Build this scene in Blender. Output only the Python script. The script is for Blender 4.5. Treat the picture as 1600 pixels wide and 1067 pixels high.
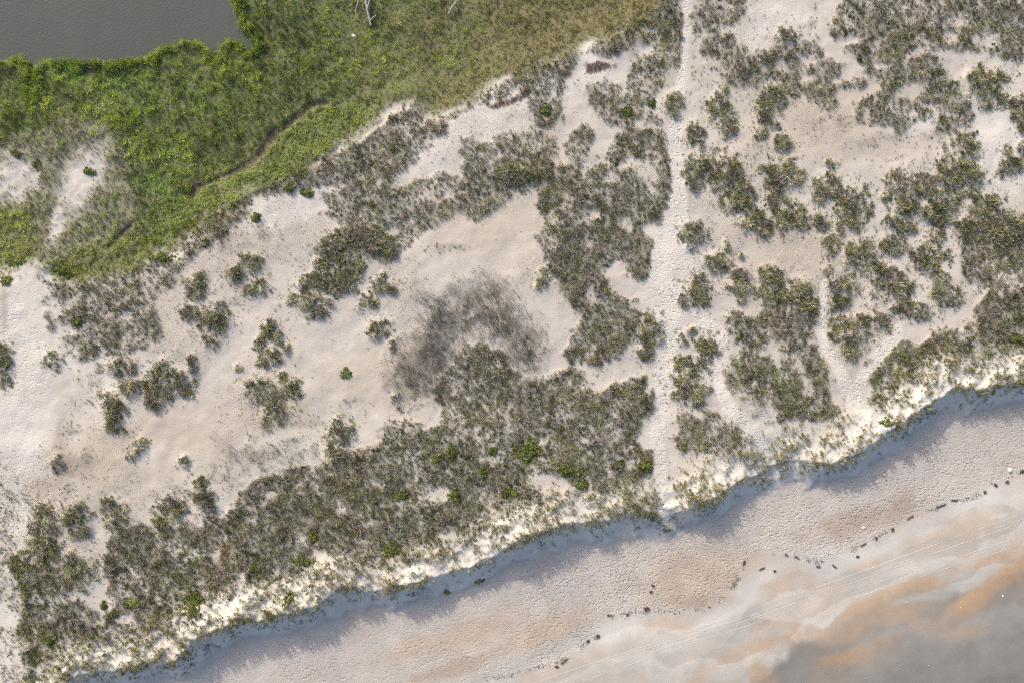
import bpy, math
import numpy as np
from mathutils import Vector

for o in list(bpy.data.objects):
    bpy.data.objects.remove(o, do_unlink=True)
scene = bpy.context.scene
COL = scene.collection

# ------------------------------------------------------------------ camera, sky, sun, exposure
CAM_H = 106.7                       # drone height above the dune flat (metres)
cam_d = bpy.data.cameras.new('camera')
cam_d.sensor_width = 36.0
cam_d.lens = 24.0
cam_d.clip_start = 1.0
cam_d.clip_end = 20000.0
cam = bpy.data.objects.new('camera', cam_d)
cam.location = (0, 0, CAM_H)
COL.objects.link(cam)
scene.camera = cam

SUN_EL = math.radians(28)
SUN_AZ = math.atan2(-0.53, 0.85)    # clockwise from +Y
sun_vec = Vector((math.sin(SUN_AZ) * math.cos(SUN_EL), math.cos(SUN_AZ) * math.cos(SUN_EL), math.sin(SUN_EL)))
world = bpy.data.worlds.new('World')
scene.world = world
world.use_nodes = True
wn = world.node_tree
sky = wn.nodes.new('ShaderNodeTexSky')
sky.sky_type = 'NISHITA'
sky.sun_disc = False
sky.sun_elevation = SUN_EL
sky.sun_rotation = SUN_AZ
sky.air_density = 1.0
sky.dust_density = 4.5
sky.ozone_density = 1.0
wn.links.new(sky.outputs[0], wn.nodes['Background'].inputs[0])
wn.nodes['Background'].inputs[1].default_value = 0.15
sd_ = bpy.data.lights.new('sun', 'SUN')
sd_.energy = 2.5
sd_.angle = math.radians(1.2)
sd_.color = (1.0, 0.91, 0.76)
sun = bpy.data.objects.new('sun', sd_)
sun.rotation_euler = (-sun_vec).to_track_quat('-Z', 'Y').to_euler()
sun.location = (-60, 90, 120)
COL.objects.link(sun)
vs = scene.view_settings
vs.view_transform = 'Standard'
vs.look = 'None'
vs.gamma = 1.0
vs.use_curve_mapping = False
vs.exposure = 0.5
scene.cycles.use_denoising = False
scene.cycles.filter_width = 1.1
scene.cycles.max_bounces = 5
scene.cycles.diffuse_bounces = 3
scene.cycles.transmission_bounces = 3

# ------------------------------------------------------------------ helpers: map units, noise, shapes
# map unit: one photo pixel on the dune flat = 0.1 m.  (800, 533.5) is the world origin.
S = 0.1
def wx(px): return (np.asarray(px, dtype=float) - 800.0) * S
def wy(py): return (533.5 - np.asarray(py, dtype=float)) * S
def lvl(pts, z):
    """measured point of a feature that lies at height z -> map units (ortho-rectify)"""
    k = 1.0 - z / CAM_H
    return [((p[0] - 800) * k + 800, (p[1] - 533.5) * k + 533.5) + tuple(p[2:]) for p in pts]

def _hash(ix, iy, seed):
    n = (ix.astype(np.int64) * 374761393 + iy.astype(np.int64) * 668265263 + seed * 974634777) & 0xffffffff
    n = ((n ^ (n >> 13)) * 1274126177) & 0xffffffff
    n = n ^ (n >> 16)
    return (n & 0xffff) / 65535.0
def vnoise(x, y, seed):
    ix = np.floor(x); iy = np.floor(y)
    fx = x - ix; fy = y - iy
    fx = fx * fx * (3 - 2 * fx); fy = fy * fy * (3 - 2 * fy)
    a = _hash(ix, iy, seed); b = _hash(ix + 1, iy, seed)
    c = _hash(ix, iy + 1, seed); d = _hash(ix + 1, iy + 1, seed)
    return (a + (b - a) * fx) * (1 - fy) + (c + (d - c) * fx) * fy
def fbm(x, y, scale, seed, octs=4):
    """about -1..1, scale = size of the largest feature in map units"""
    v = 0.0; amp = 1.0; tot = 0.0; f = 1.0 / scale
    for i in range(octs):
        v = v + amp * (vnoise(x * f + 17.3 * i, y * f - 9.1 * i, seed + i * 31) * 2 - 1)
        tot += amp; amp *= 0.55; f *= 2.03
    return v / tot * 1.6
def sstep(a, b, x):
    t = np.clip((x - a) / (b - a), 0, 1)
    return t * t * (3 - 2 * t)
def seg_dist(X, Y, pts):
    """distance to a polyline and the (interpolated) third value along it"""
    best = np.full(X.shape, 1e12); val = np.zeros(X.shape)
    for p, q in zip(pts[:-1], pts[1:]):
        ax, ay = p[0], p[1]; bx, by = q[0], q[1]
        dx, dy = bx - ax, by - ay
        t = np.clip(((X - ax) * dx + (Y - ay) * dy) / (dx * dx + dy * dy + 1e-9), 0, 1)
        d = (X - ax - t * dx) ** 2 + (Y - ay - t * dy) ** 2
        m = d < best
        best = np.where(m, d, best)
        if len(p) > 2:
            val = np.where(m, p[2] + (q[2] - p[2]) * t, val)
    return np.sqrt(best), val
def inside(X, Y, pts):
    r = np.zeros(X.shape, bool)
    n = len(pts)
    for i in range(n):
        x1, y1 = pts[i][0], pts[i][1]; x2, y2 = pts[(i + 1) % n][0], pts[(i + 1) % n][1]
        if y1 == y2: continue
        c = ((y1 > Y) != (y2 > Y)) & (X < (x2 - x1) * (Y - y1) / (y2 - y1) + x1)
        r ^= c
    return r
def poly_sd(X, Y, pts):
    d, _ = seg_dist(X, Y, list(pts) + [pts[0]])
    return np.where(inside(X, Y, pts), d, -d)

# ------------------------------------------------------------------ ground grid (fine inside, coarse to the horizon)
STEP = 2.6
GX0, GX1, GY0, GY1 = -130.0, 1729.0, -130.0, 1196.0
ix = np.arange(GX0, GX1 + 0.1, STEP); iy = np.arange(GY0, GY1 + 0.1, STEP)
grow = np.cumsum(6.0 * 1.33 ** np.arange(30))
gxs = np.concatenate([ix[0] - grow[::-1], ix, ix[-1] + grow])
gys = np.concatenate([iy[0] - grow[::-1], iy, iy[-1] + grow])
PAD = len(grow)
GX, GY = np.meshgrid(gxs, gys)
NX, NY = len(gxs), len(gys)
INNER = (slice(PAD, PAD + len(iy)), slice(PAD, PAD + len(ix)))

def look(F, x, y):
    i = np.clip((np.asarray(x) - GX0) / STEP, 0, len(ix) - 1.001); j = np.clip((np.asarray(y) - GY0) / STEP, 0, len(iy) - 1.001)
    i0 = i.astype(int); j0 = j.astype(int); fx = i - i0; fy = j - j0
    A = F[INNER]
    return (A[j0, i0] * (1 - fx) + A[j0, i0 + 1] * fx) * (1 - fy) + (A[j0 + 1, i0] * (1 - fx) + A[j0 + 1, i0 + 1] * fx) * fy

def boxed(pts, margin):
    xs = [p[0] for p in pts]; ys = [p[1] for p in pts]
    a = np.searchsorted(gxs, min(xs) - margin); b = np.searchsorted(gxs, max(xs) + margin)
    c = np.searchsorted(gys, min(ys) - margin); d = np.searchsorted(gys, max(ys) + margin)
    return slice(c, d), slice(a, b)
W1 = fbm(GX, GY, 34, 11, 4)          # outline wobble, medium
W2 = fbm(GX, GY, 12, 23, 3)          # outline wobble, fine
W3 = fbm(GX, GY, 90, 37, 4)          # broad
def poly(pts, soft=6, wob=8, margin=40):
    """soft-edged, rough-edged mask of a polygon"""
    F = np.zeros(GX.shape)
    s = boxed(pts, margin)
    sd = poly_sd(GX[s], GY[s], pts) + wob * (0.7 * W1[s] + 0.6 * W2[s])
    F[s] = sstep(-soft, soft, sd)
    return F
def ell(lst, soft=0.35, wob=0.25):
    F = np.zeros(GX.shape)
    for e in lst:
        x, y, rx, ry = e[:4]; a = math.radians(e[4]) if len(e) > 4 else 0.0
        m = max(rx, ry) * 1.8 + 6
        s = boxed([(x - m, y - m), (x + m, y + m)], 0)
        dx = GX[s] - x; dy = GY[s] - y
        u = (dx * math.cos(a) + dy * math.sin(a)) / rx; v = (-dx * math.sin(a) + dy * math.cos(a)) / ry
        r = np.sqrt(u * u + v * v) + wob * (0.7 * W1[s] + 0.5 * W2[s])
        F[s] = np.maximum(F[s], sstep(1 + soft, 1 - soft, r))
    return F
def line(pts, soft=3, wob=2, margin=60):
    F = np.zeros(GX.shape)
    s = boxed(pts, margin)
    d, w = seg_dist(GX[s], GY[s], pts)
    F[s] = sstep(soft, -soft, d - w + wob * (W1[s] + 0.7 * W2[s]))
    return F

CROP = {1: (0, 0), 2: (390, 0), 3: (790, 0), 4: (1180, 0), 5: (0, 350), 6: (390, 350), 7: (790, 350), 8: (1180, 350),
        9: (0, 697), 10: (390, 697), 11: (790, 697), 12: (1180, 697)}
K = 420 / 1211.0
def C(c, pts):
    """survey sheet c -> map units: points (x, y) or ellipses (x, y, rx, ry[, rot])"""
    ox, oy = CROP[c]; out = []
    for p in pts:
        q = [ox + p[0] * K, oy + p[1] * K]
        if len(p) > 2: q += [p[2] * K, p[3] * K]
        if len(p) > 4: q.append(p[4])
        out.append(tuple(q))
    return out

# ------------------------------------------------------------------ survey: lines and zones
CREST = [(1640, 585, 62), (1600, 593, 62), (1560, 602, 60), (1527, 610, 55), (1482, 605, 66), (1440, 634, 74), (1402, 666, 66), (1385, 676, 60), (1353, 693, 72),
         (1329, 712, 66), (1301, 724, 54), (1275, 726, 44), (1249, 716, 36), (1225, 728, 22), (1210, 735, 18), (1189, 742, 30), (1165, 746, 46), (1140, 760, 56),
         (1116, 780, 64), (1085, 791, 62), (1054, 800, 46), (1045, 812, 30), (1030, 808, 32), (1012, 805, 42), (970, 805, 44), (939, 815, 58), (894, 815, 62),
         (859, 829, 66), (825, 836, 74), (797, 846, 84), (770, 864, 66), (737, 884, 56), (695, 891, 62), (654, 905, 76), (612, 919, 62),
         (580, 920, 52), (556, 922, 58), (522, 919, 70), (504, 940, 62), (480, 947, 80), (425, 964, 66), (400, 966, 74), (381, 964, 80), (329, 985, 74),
         (302, 997, 74), (297, 1012, 66), (277, 1033, 60), (243, 1030, 56), (208, 1044, 56), (156, 1047, 56), (121, 1052, 56), (90, 1082, 56), (40, 1130, 56)]
CREST = lvl(CREST, 0.8)
CREST = [(30000, -9000, 60), (2000, 468, 60)] + CREST + [(-400, 1290, 56), (-30000, 10500, 56)]
SEA_SIDE = [(p[0], p[1]) for p in CREST] + [(-30000, 60000), (60000, 60000)]

POND = [(364, 0), (368, 17), (376, 31), (373, 40), (386, 54), (399, 76), (385, 80), (378, 67), (361, 65), (347, 69), (342, 80), (329, 81), (322, 75), (309, 66), (291, 64),
        (270, 71), (250, 78), (239, 87), (222, 90), (194, 97), (173, 100), (153, 97), (128, 100), (97, 95), (69, 97), (61, 106), (56, 118), (55, 140),
        (51, 140), (50, 112), (44, 99), (36, 90), (17, 93), (0, 95), (-60, 90), (-200, 110), (-800, 60), (-3000, -200), (-3000, -3000),
        (-400, -3000), (100, -900), (340, -400), (372, -120)]
POND = lvl(POND, -1.3)
MARSH = [(1120, -80), (1033, 3), (998, 36), (963, 56), (930, 66), (894, 80), (860, 100), (830, 112), (800, 118), (772, 136), (737, 158), (702, 178), (685, 186), (661, 186), (647, 162),
         (615, 172), (584, 203), (549, 230), (522, 240), (490, 262), (459, 277), (420, 292), (390, 304), (352, 325), (325, 350), (300, 372), (280, 395), (250, 405), (200, 425),
         (150, 440), (100, 445), (68, 432), (62, 405), (40, 415), (25, 440), (0, 445), (-80, 470), (-3000, 900), (-3000, -3500), (6000, -3500)]
MARSH_SAND = [(0, 225), (20, 205), (45, 198), (70, 182), (110, 172), (145, 182), (175, 210), (196, 250), (200, 300), (212, 330), (190, 352), (150, 370), (115, 388), (90, 405), (72, 415), (60, 408), (60, 370),
              (45, 335), (20, 315), (0, 310), (-120, 330), (-120, 230)]
PAN = [(14, 272, 36, 36), (-70, 275, 60, 34), (122, 277, 25, 56, 30), (82, 345, 10, 28, 10), (30, 440, 40, 26)]
LIME = [(62, 415), (120, 388), (200, 355), (260, 315), (330, 287), (385, 264), (402, 250), (424, 216), (470, 183), (500, 167), (560, 167), (600, 183), (585, 205), (560, 228), (540, 222),
        (520, 238), (470, 262), (440, 285), (390, 300), (340, 320), (290, 345), (240, 368), (200, 388), (150, 402), (110, 425), (70, 430)]
DITCH = [(300, 290, 3), (340, 275, 4), (380, 257, 5), (399, 244, 6), (412, 225, 7), (423, 206, 7), (444, 191, 6), (464, 176, 5), (481, 161, 5), (502, 157, 4), (530, 159, 3)]
SHADE_WEDGE = [(199, 350, 4), (187, 362, 6), (174, 377, 5), (160, 388, 3)]  # shadow wedge, carved in and painted dark

PATHS = [
    [(1073, -130, 5), (1073, 0, 5), (1071, 40, 5.5), (1070, 69, 6), (1067, 111, 6.5), (1064, 156, 7), (1057, 194, 10), (1054, 225, 12), (1056, 260, 12), (1060, 295, 12), (1057, 333, 18),
     (1048, 370, 25), (1045, 400, 30), (1043, 440, 28), (1045, 480, 22), (1045, 530, 18), (1040, 570, 17), (1036, 610, 13), (1030, 650, 12), (1028, 690, 12), (1030, 720, 11), (1035, 760, 9),
     (1040, 800, 8), (1044, 825, 8)],
    [(1090, 495, 10), (1123, 520, 11), (1128, 550, 11), (1118, 575, 10), (1124, 600, 9), (1137, 635, 10), (1165, 660, 9), (1185, 685, 9), (1200, 705, 8), (1210, 735, 8)],
    [(1294, 430, 7), (1286, 464, 8), (1281, 503, 7), (1287, 537, 7), (1302, 565, 7), (1320, 600, 10), (1335, 628, 11), (1356, 652, 12), (1383, 672, 10)],
    [(1400, 520, 12), (1370, 560, 8), (1345, 590, 8), (1335, 620, 10)],
]
CREEK = []

# ------------------------------------------------------------------ terrain height
d_crest, crestL = seg_dist(GX, GY, CREST)
in_sea = inside(GX, GY, SEA_SIDE)
dsea = np.where(in_sea, d_crest, -d_crest) * S            # metres, + towards the sea
dsea = dsea + np.where(np.abs(dsea) < 12, 0.45 * W2 + 0.45 * W1, 0)
sd_pond = poly_sd(GX, GY, POND) * S
sd_marsh = poly_sd(GX, GY, MARSH) * S
Z_BEACH = -1.9
crest_h = Z_BEACH + 0.90 * crestL * S * math.tan(SUN_EL)           # height of the dune edge above zero level
crest_h = np.clip(crest_h, -1.2, 2.6)
inland = 0.22 * W3 + 0.055 * W1 + 0.012 * W2
ridge = np.clip(crest_h, -1.0, 1.8) * sstep(-7.0, 0.6, dsea) + 0.25 * sstep(-22, -6, dsea)
z_in = inland * sstep(0.5, -5, dsea) + ridge
z_in = z_in + (-1.15 + 0.14 * W1 + 0.08 * W2 - z_in) * sstep(-2.0, 7.0, sd_marsh)
SLW = 4.4
sl = sstep(-0.2, SLW, dsea)
sl = 0.35 * sl + 0.65 * np.clip(dsea / SLW, 0, 1)
beach = Z_BEACH - 0.022 * np.clip(dsea - 3, 0, 400) + 0.05 * W3 * sstep(4, 12, dsea)
Z = np.where(dsea > 0, crest_h + (beach - crest_h) * sl, z_in)
Z = np.where(dsea > SLW, beach, Z)
F_ditch_shade = np.maximum(line(DITCH, 3, 2), line(SHADE_WEDGE, 3, 2))
Z = Z - 0.28 * F_ditch_shade
Z = Z - 1.1 * sstep(-0.15, 0.9, sd_pond + 0.12 * W2)
Z = Z + (0.24 * W2 + 0.26 * W1) * sstep(-5.5, -1.5, dsea) * sstep(4.2, 1.8, dsea)
Z = np.maximum(Z, -9.0)
F_lime = poly(LIME, 6, 12)
Z = Z + 0.25 * F_lime
# the dune foot at the lower left corner falls away to the left
LEFTFOOT = [(-130, 700), (40, 760), (60, 800), (30, 850), (22, 900), (34, 960), (30, 1010), (60, 1067), (90, 1110), (90, 1197), (-130, 1197)]
F_left = poly(LEFTFOOT, 14, 8)
Z = Z - 0.7 * poly(LEFTFOOT, 60, 10, 100) * sstep(0.5, -1, dsea)

# ------------------------------------------------------------------ survey: vegetation
# closed and half-open dune grass:  (sheet, outline, density)   sheet 0 = whole map
MASS = [
    (0, [(168, 868), (175, 838), (215, 818), (260, 825), (290, 818), (318, 822), (345, 800), (372, 772), (400, 748), (432, 745), (470, 726), (500, 728), (520, 722), (516, 702), (560, 700), (590, 694),
         (597, 664), (615, 650), (640, 655), (668, 672), (690, 668), (684, 612), (700, 575), (722, 540), (760, 536), (785, 548), (800, 575), (832, 592), (870, 576), (908, 578), (918, 606), (935, 612), (965, 595), (995, 583),
         (1025, 605), (1022, 640), (998, 652), (998, 690), (1016, 705), (1020, 735), (990, 752), (940, 775), (890, 790), (840, 802), (800, 826), (740, 852), (690, 868), (640, 886), (580, 886), (530, 890),
         (500, 918), (440, 932), (400, 936), (330, 945), (302, 960), (296, 985), (290, 1005), (262, 1020), (240, 1012), (200, 1018), (170, 1024), (145, 1040), (125, 1060), (100, 1075), (40, 1075), (24, 1010), (36, 950), (24, 890), (40, 862), (62, 858), (90, 885),
         (110, 930), (140, 950), (165, 965)], 1.0),
    (8, [(900, -10), (920, 130), (950, 240), (1010, 300), (1010, 350), (985, 420), (1000, 450), (940, 450), (870, 475), (800, 480), (745, 550), (640, 510), (560, 570), (480, 620), (475, 680), (510, 790), (540, 850),
         (600, 805), (700, 770), (780, 715), (900, 685), (1060, 685), (1300, 640), (1600, 580), (1600, -40)], 1.0),
    (3, [(340, 565), (290, 610), (265, 660), (245, 720), (235, 790), (160, 860), (140, 930), (175, 1000), (130, 1060), (190, 1215), (225, 1260), (280, 1390), (350, 1430), (285, 1500), (262, 1590), (300, 1635), (430, 1645), (500, 1610), (520, 1540),
         (600, 1430), (590, 1365), (520, 1350), (455, 1300), (440, 1220), (500, 1170), (560, 1250), (600, 1265), (680, 1200), (680, 1130), (620, 1060), (620, 1010), (700, 990), (725, 910), (770, 850), (745, 780), (745, 700), (750, 620), (690, 570),
         (600, 590), (540, 575), (490, 610), (450, 690), (400, 670), (390, 590)], 0.92),
    (2, [(310, 955), (330, 875), (400, 860), (470, 830), (570, 770), (630, 860), (720, 825), (800, 785), (880, 770), (950, 800), (965, 690), (960, 640), (1050, 640), (1211, 590), (1340, 640), (1380, 760), (1330, 800), (1211, 860), (1120, 930), (1020, 990), (960, 960), (880, 990), (780, 1050),
         (650, 1150), (600, 1170), (520, 1150), (430, 1160), (510, 1220), (430, 1290), (320, 1240), (290, 1130), (390, 1010)], 0.72),
    (4, [(330, 130), (370, 60), (400, -30), (1600, -160), (1600, 260), (1211, 270), (1130, 280), (1080, 230), (1000, 225), (880, 245), (800, 230), (860, 320), (930, 370), (960, 440), (990, 530), (960, 590), (880, 600), (830, 575), (735, 540), (650, 600), (595, 560),
         (520, 545), (440, 545), (432, 480), (500, 430), (560, 400), (520, 380), (430, 410), (400, 375), (500, 330), (480, 300), (420, 250), (340, 270), (400, 200), (450, 190), (350, 160)], 0.82),
    (4, [(0, 230), (60, 240), (120, 200), (200, 210), (260, 190), (320, 210), (300, 260), (370, 270), (420, 290), (370, 340), (330, 360), (370, 430), (365, 510), (290, 500), (240, 450), (190, 410), (130, 390), (60, 350), (0, 360), (-90, 380), (-90, 260)], 0.75),
    (3, [(830, 0), (900, -60), (1060, -60), (1080, 30), (1040, 90), (960, 120), (1080, 190), (1170, 330), (1110, 390), (990, 350), (905, 310), (870, 210), (830, 110)], 0.6),
    (3, [(560, 300), (650, 200), (690, 130), (790, 160), (798, 280), (720, 310), (690, 400), (650, 470), (700, 560), (600, 545), (480, 560), (380, 460), (370, 400), (440, 360), (540, 380)], 0.62),
    (5, [(190, 330), (215, 470), (260, 490), (335, 545), (350, 640), (430, 590), (560, 600), (620, 575), (700, 525), (735, 470), (715, 400), (700, 290), (790, 205), (860, 190), (900, 130), (1000, 60), (1040, -50), (960, -60), (800, 60), (700, 130), (480, 210), (300, 260)], 0.74),
    (2, [(390, 800), (420, 700), (520, 660), (600, 560), (680, 470), (770, 560), (830, 580), (790, 640), (700, 760), (640, 830), (570, 770), (470, 830)], 0.7),
    (0, [(1125, 492), (1150, 484), (1178, 500), (1215, 478), (1235, 452), (1252, 440), (1275, 468), (1274, 500), (1262, 530), (1282, 560), (1296, 600), (1308, 640), (1282, 662), (1230, 650), (1200, 662), (1178, 650), (1165, 620), (1142, 612), (1136, 582), (1152, 550), (1140, 520)], 0.93),
    (7, [(770, 850), (830, 830), (900, 850), (950, 830), (980, 880), (1060, 920), (1110, 970), (1080, 1020), (1000, 1010), (880, 1030), (790, 1020), (750, 960)], 0.85),
    (3, [(120, 260), (240, 330), (260, 420), (240, 500), (160, 510), (120, 460), (140, 380), (60, 300)], 0.55),
    (3, [(600, 60), (760, -10), (800, 0), (795, 150), (700, 190), (620, 160)], 0.5),
    (3, [(-20, 640), (60, 600), (140, 560), (230, 640), (220, 720), (210, 800), (100, 850), (-20, 830)], 0.6),
    (0, [(60, 430), (100, 440), (150, 438), (200, 422), (250, 402), (285, 388), (310, 362), (335, 345), (360, 328), (400, 306), (382, 335), (340, 372), (300, 402), (272, 440), (245, 470), (200, 480), (120, 470), (80, 452)], 0.85),
    (0, [(395, 298), (440, 282), (490, 258), (525, 236), (560, 224), (590, 200), (615, 168), (650, 156), (665, 186), (702, 178), (692, 212), (652, 245), (622, 270), (600, 300), (560, 300), (540, 282), (500, 290), (450, 300), (420, 308)], 0.82),
    (0, [(690, 186), (760, 138), (800, 114), (860, 98), (905, 76), (882, 130), (872, 185), (845, 200), (822, 150), (800, 140), (740, 172)], 0.8),
    (0, [(885, 88), (960, 54), (1000, 32), (1035, -5), (1066, -20), (1064, 60), (1040, 78), (990, 70), (950, 88), (920, 84)], 0.85),
    (0, [(-130, 760), (30, 790), (30, 850), (18, 900), (30, 960), (-130, 1000)], 0.12),
]
# gaps in the closed grass: ellipses (sheet, list)
GAPS = [
    (3, [(400, 705, 42, 40), (570, 735, 50, 26), (630, 775, 40, 40), (480, 800, 36, 30), (350, 765, 16, 42), (430, 640, 40, 40), (400, 960, 30, 20), (530, 1010, 40, 26)]),
    (4, [(690, 410, 75, 40, -15), (860, 265, 34, 60, -25), (455, 310, 40, 26), (440, 420, 40, 30, 30), (370, 230, 30, 15), (420, 110, 26, 22), (1050, 180, 60, 40), (870, 170, 40, 30), (500, 520, 20, 40), (600, 470, 20, 20),
         (720, 240, 50, 18, -20), (560, 300, 40, 18)]),
    (4, [(240, 270, 36, 24), (110, 300, 26, 22), (60, 380, 50, 24), (230, 360, 26, 20)]),
    (9, [(980, 480, 24, 44), (1095, 590, 22, 34), (560, 770, 30, 16), (60, 880, 30, 30)]),
    (10, [(370, 510, 80, 40, 20), (900, 400, 60, 24), (500, 420, 50, 14), (230, 410, 30, 20)]),
    (0, [(855, 752, 40, 15, 10), (830, 690, 14, 7), (1260, 600, 8, 16, -20), (1206, 545, 6, 16), (1240, 560, 5, 12), (690, 770, 20, 10), (800, 562, 10, 8), (920, 455, 9, 16)]),
    (5, [(280, 480, 40, 30), (330, 350, 50, 26, -40), (250, 380, 40, 50), (560, 420, 30, 12)]),
    (2, [(830, 700, 40, 60, 40), (640, 1040, 30, 18), (720, 1000, 20, 14), (560, 1000, 16, 22), (1120, 700, 50, 16, -20), (900, 880, 26, 16)]),
    (8, [(90, 600, 20, 60, -10), (200, 640, 16, 40, -20), (60, 850, 40, 40)]),
]
D = np.zeros(GX.shape)
for sh, pts, den in MASS:
    q = C(sh, pts) if sh else pts
    D = np.maximum(D, den * poly(q, 5, 8))
for sh, es in GAPS:
    D *= 1 - 0.93 * ell(C(sh, es) if sh else es, 0.45, 0.35)
F_path = np.zeros(GX.shape)
for p in PATHS:
    F_path = np.maximum(F_path, line(p, 2.8, 1.6))
D *= 1 - F_path
D *= sstep(0.2, -0.3, dsea)                                # nothing dense seaward of the edge
FRINGE = sstep(-6.2, -3.0, dsea + 1.0 * W1) * sstep(0.9, 0.1, dsea)     # white blown sand along the dune edge
D *= 1 - 0.82 * FRINGE
sdm = sd_marsh + 0.7 * W1 + 0.9 * W3 * sstep(3000, 2000, np.abs(GX))
D *= sstep(2.2, 0.4, sdm)
# loosely scattered low growth over the flats
SPARSE = [
    (1, [(330, 590, 130, 70), (130, 830, 80, 110), (200, 660, 110, 40), (480, 830, 110, 130), (560, 620, 80, 110), (80, 600, 100, 50), (330, 980, 60, 50)]),
    (2, [(690, 650, 150, 110, -35), (820, 600, 70, 50), (480, 740, 120, 90), (1130, 430, 80, 26, -25)]),
    (3, [(200, 400, 110, 90), (680, 110, 110, 90), (620, 250, 90, 60), (870, 330, 40, 100), (1000, 360, 150, 60), (720, 330, 60, 60), (450, 440, 120, 60), (620, 640, 60, 50), (100, 720, 120, 90), (550, 200, 100, 40, -25), (940, 230, 90, 130), (1130, 640, 60, 60)]),
    (4, [(260, 90, 24, 110), (180, 110, 30, 60, -30), (60, 180, 70, 20, 30), (330, 560, 160, 50), (600, 660, 200, 60), (820, 610, 90, 40), (1100, 330, 100, 40), (60, 430, 120, 90)]),
    (5, [(480, 680, 150, 110), (560, 640, 80, 60), (310, 920, 60, 60), (360, 800, 60, 60), (1100, 260, 120, 100), (1000, 60, 80, 90), (890, 240, 60, 50), (300, 560, 70, 50)]),
    (6, [(80, 30, 90, 60), (880, 110, 120, 30), (760, 280, 40, 60), (480, 830, 90, 60), (720, 800, 90, 60), (250, 950, 180, 90), (60, 950, 90, 60), (60, 230, 60, 80), (260, 150, 60, 60)]),
    (7, [(470, 620, 80, 50), (370, 690, 60, 60), (960, 260, 60, 80), (870, 200, 60, 40), (1000, 420, 80, 40)]),
    (8, [(280, 790, 140, 110), (400, 960, 120, 70), (600, 560, 80, 40), (740, 400, 70, 60), (560, 380, 80, 50), (200, 880, 120, 60)]),
    (9, [(300, 160, 120, 60, -20), (390, 60, 50, 60), (1000, 130, 110, 60), (780, 220, 110, 60), (260, 520, 60, 60), (240, 240, 110, 30), (40, 640, 60, 200), (60, 900, 90, 160), (420, 500, 60, 80)]),
    (10, [(80, 40, 110, 80), (1060, 480, 130, 50, -15)]),
    (11, [(200, 220, 160, 60), (620, 250, 120, 70), (850, 150, 200, 90), (1000, 40, 200, 60)]),
    (12, [(60, 30, 90, 40), (340, 20, 150, 40)]),
]
SP = np.zeros(GX.shape)
for sh, es in SPARSE:
    SP = np.maximum(SP, ell(C(sh, es), 0.55, 0.45))
SP *= (1 - 0.9 * F_path) * sstep(0.0, -0.6, dsea)
SP = np.maximum(SP, 0.14 * sstep(0.1, -1, dsea) * sstep(-0.1, 0.5, W3 + 0.5 * W1) * (1 - F_path))
# thin dry stems standing close on the dark patch in the middle flat
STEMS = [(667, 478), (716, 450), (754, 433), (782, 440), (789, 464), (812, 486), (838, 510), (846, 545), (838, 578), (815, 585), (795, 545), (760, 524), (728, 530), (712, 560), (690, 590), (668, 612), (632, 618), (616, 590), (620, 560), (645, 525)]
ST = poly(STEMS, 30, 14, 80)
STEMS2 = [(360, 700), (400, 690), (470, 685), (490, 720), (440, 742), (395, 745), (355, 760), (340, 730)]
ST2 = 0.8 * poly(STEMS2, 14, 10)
# marsh cover
F_msand = poly(MARSH_SAND, 10, 10)
F_pan = ell(PAN, 0.8, 0.4)
MD = sstep(-0.3, 2.0, sdm + 0.4 * W2) * sstep(0.15, -0.25, sd_pond) * (1 - np.clip(0.75 * F_msand + F_pan, 0, 1)) * (1 - 0.92 * F_ditch_shade)
MD_edge = sstep(-2.2, -0.4, sd_pond) * MD

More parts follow.
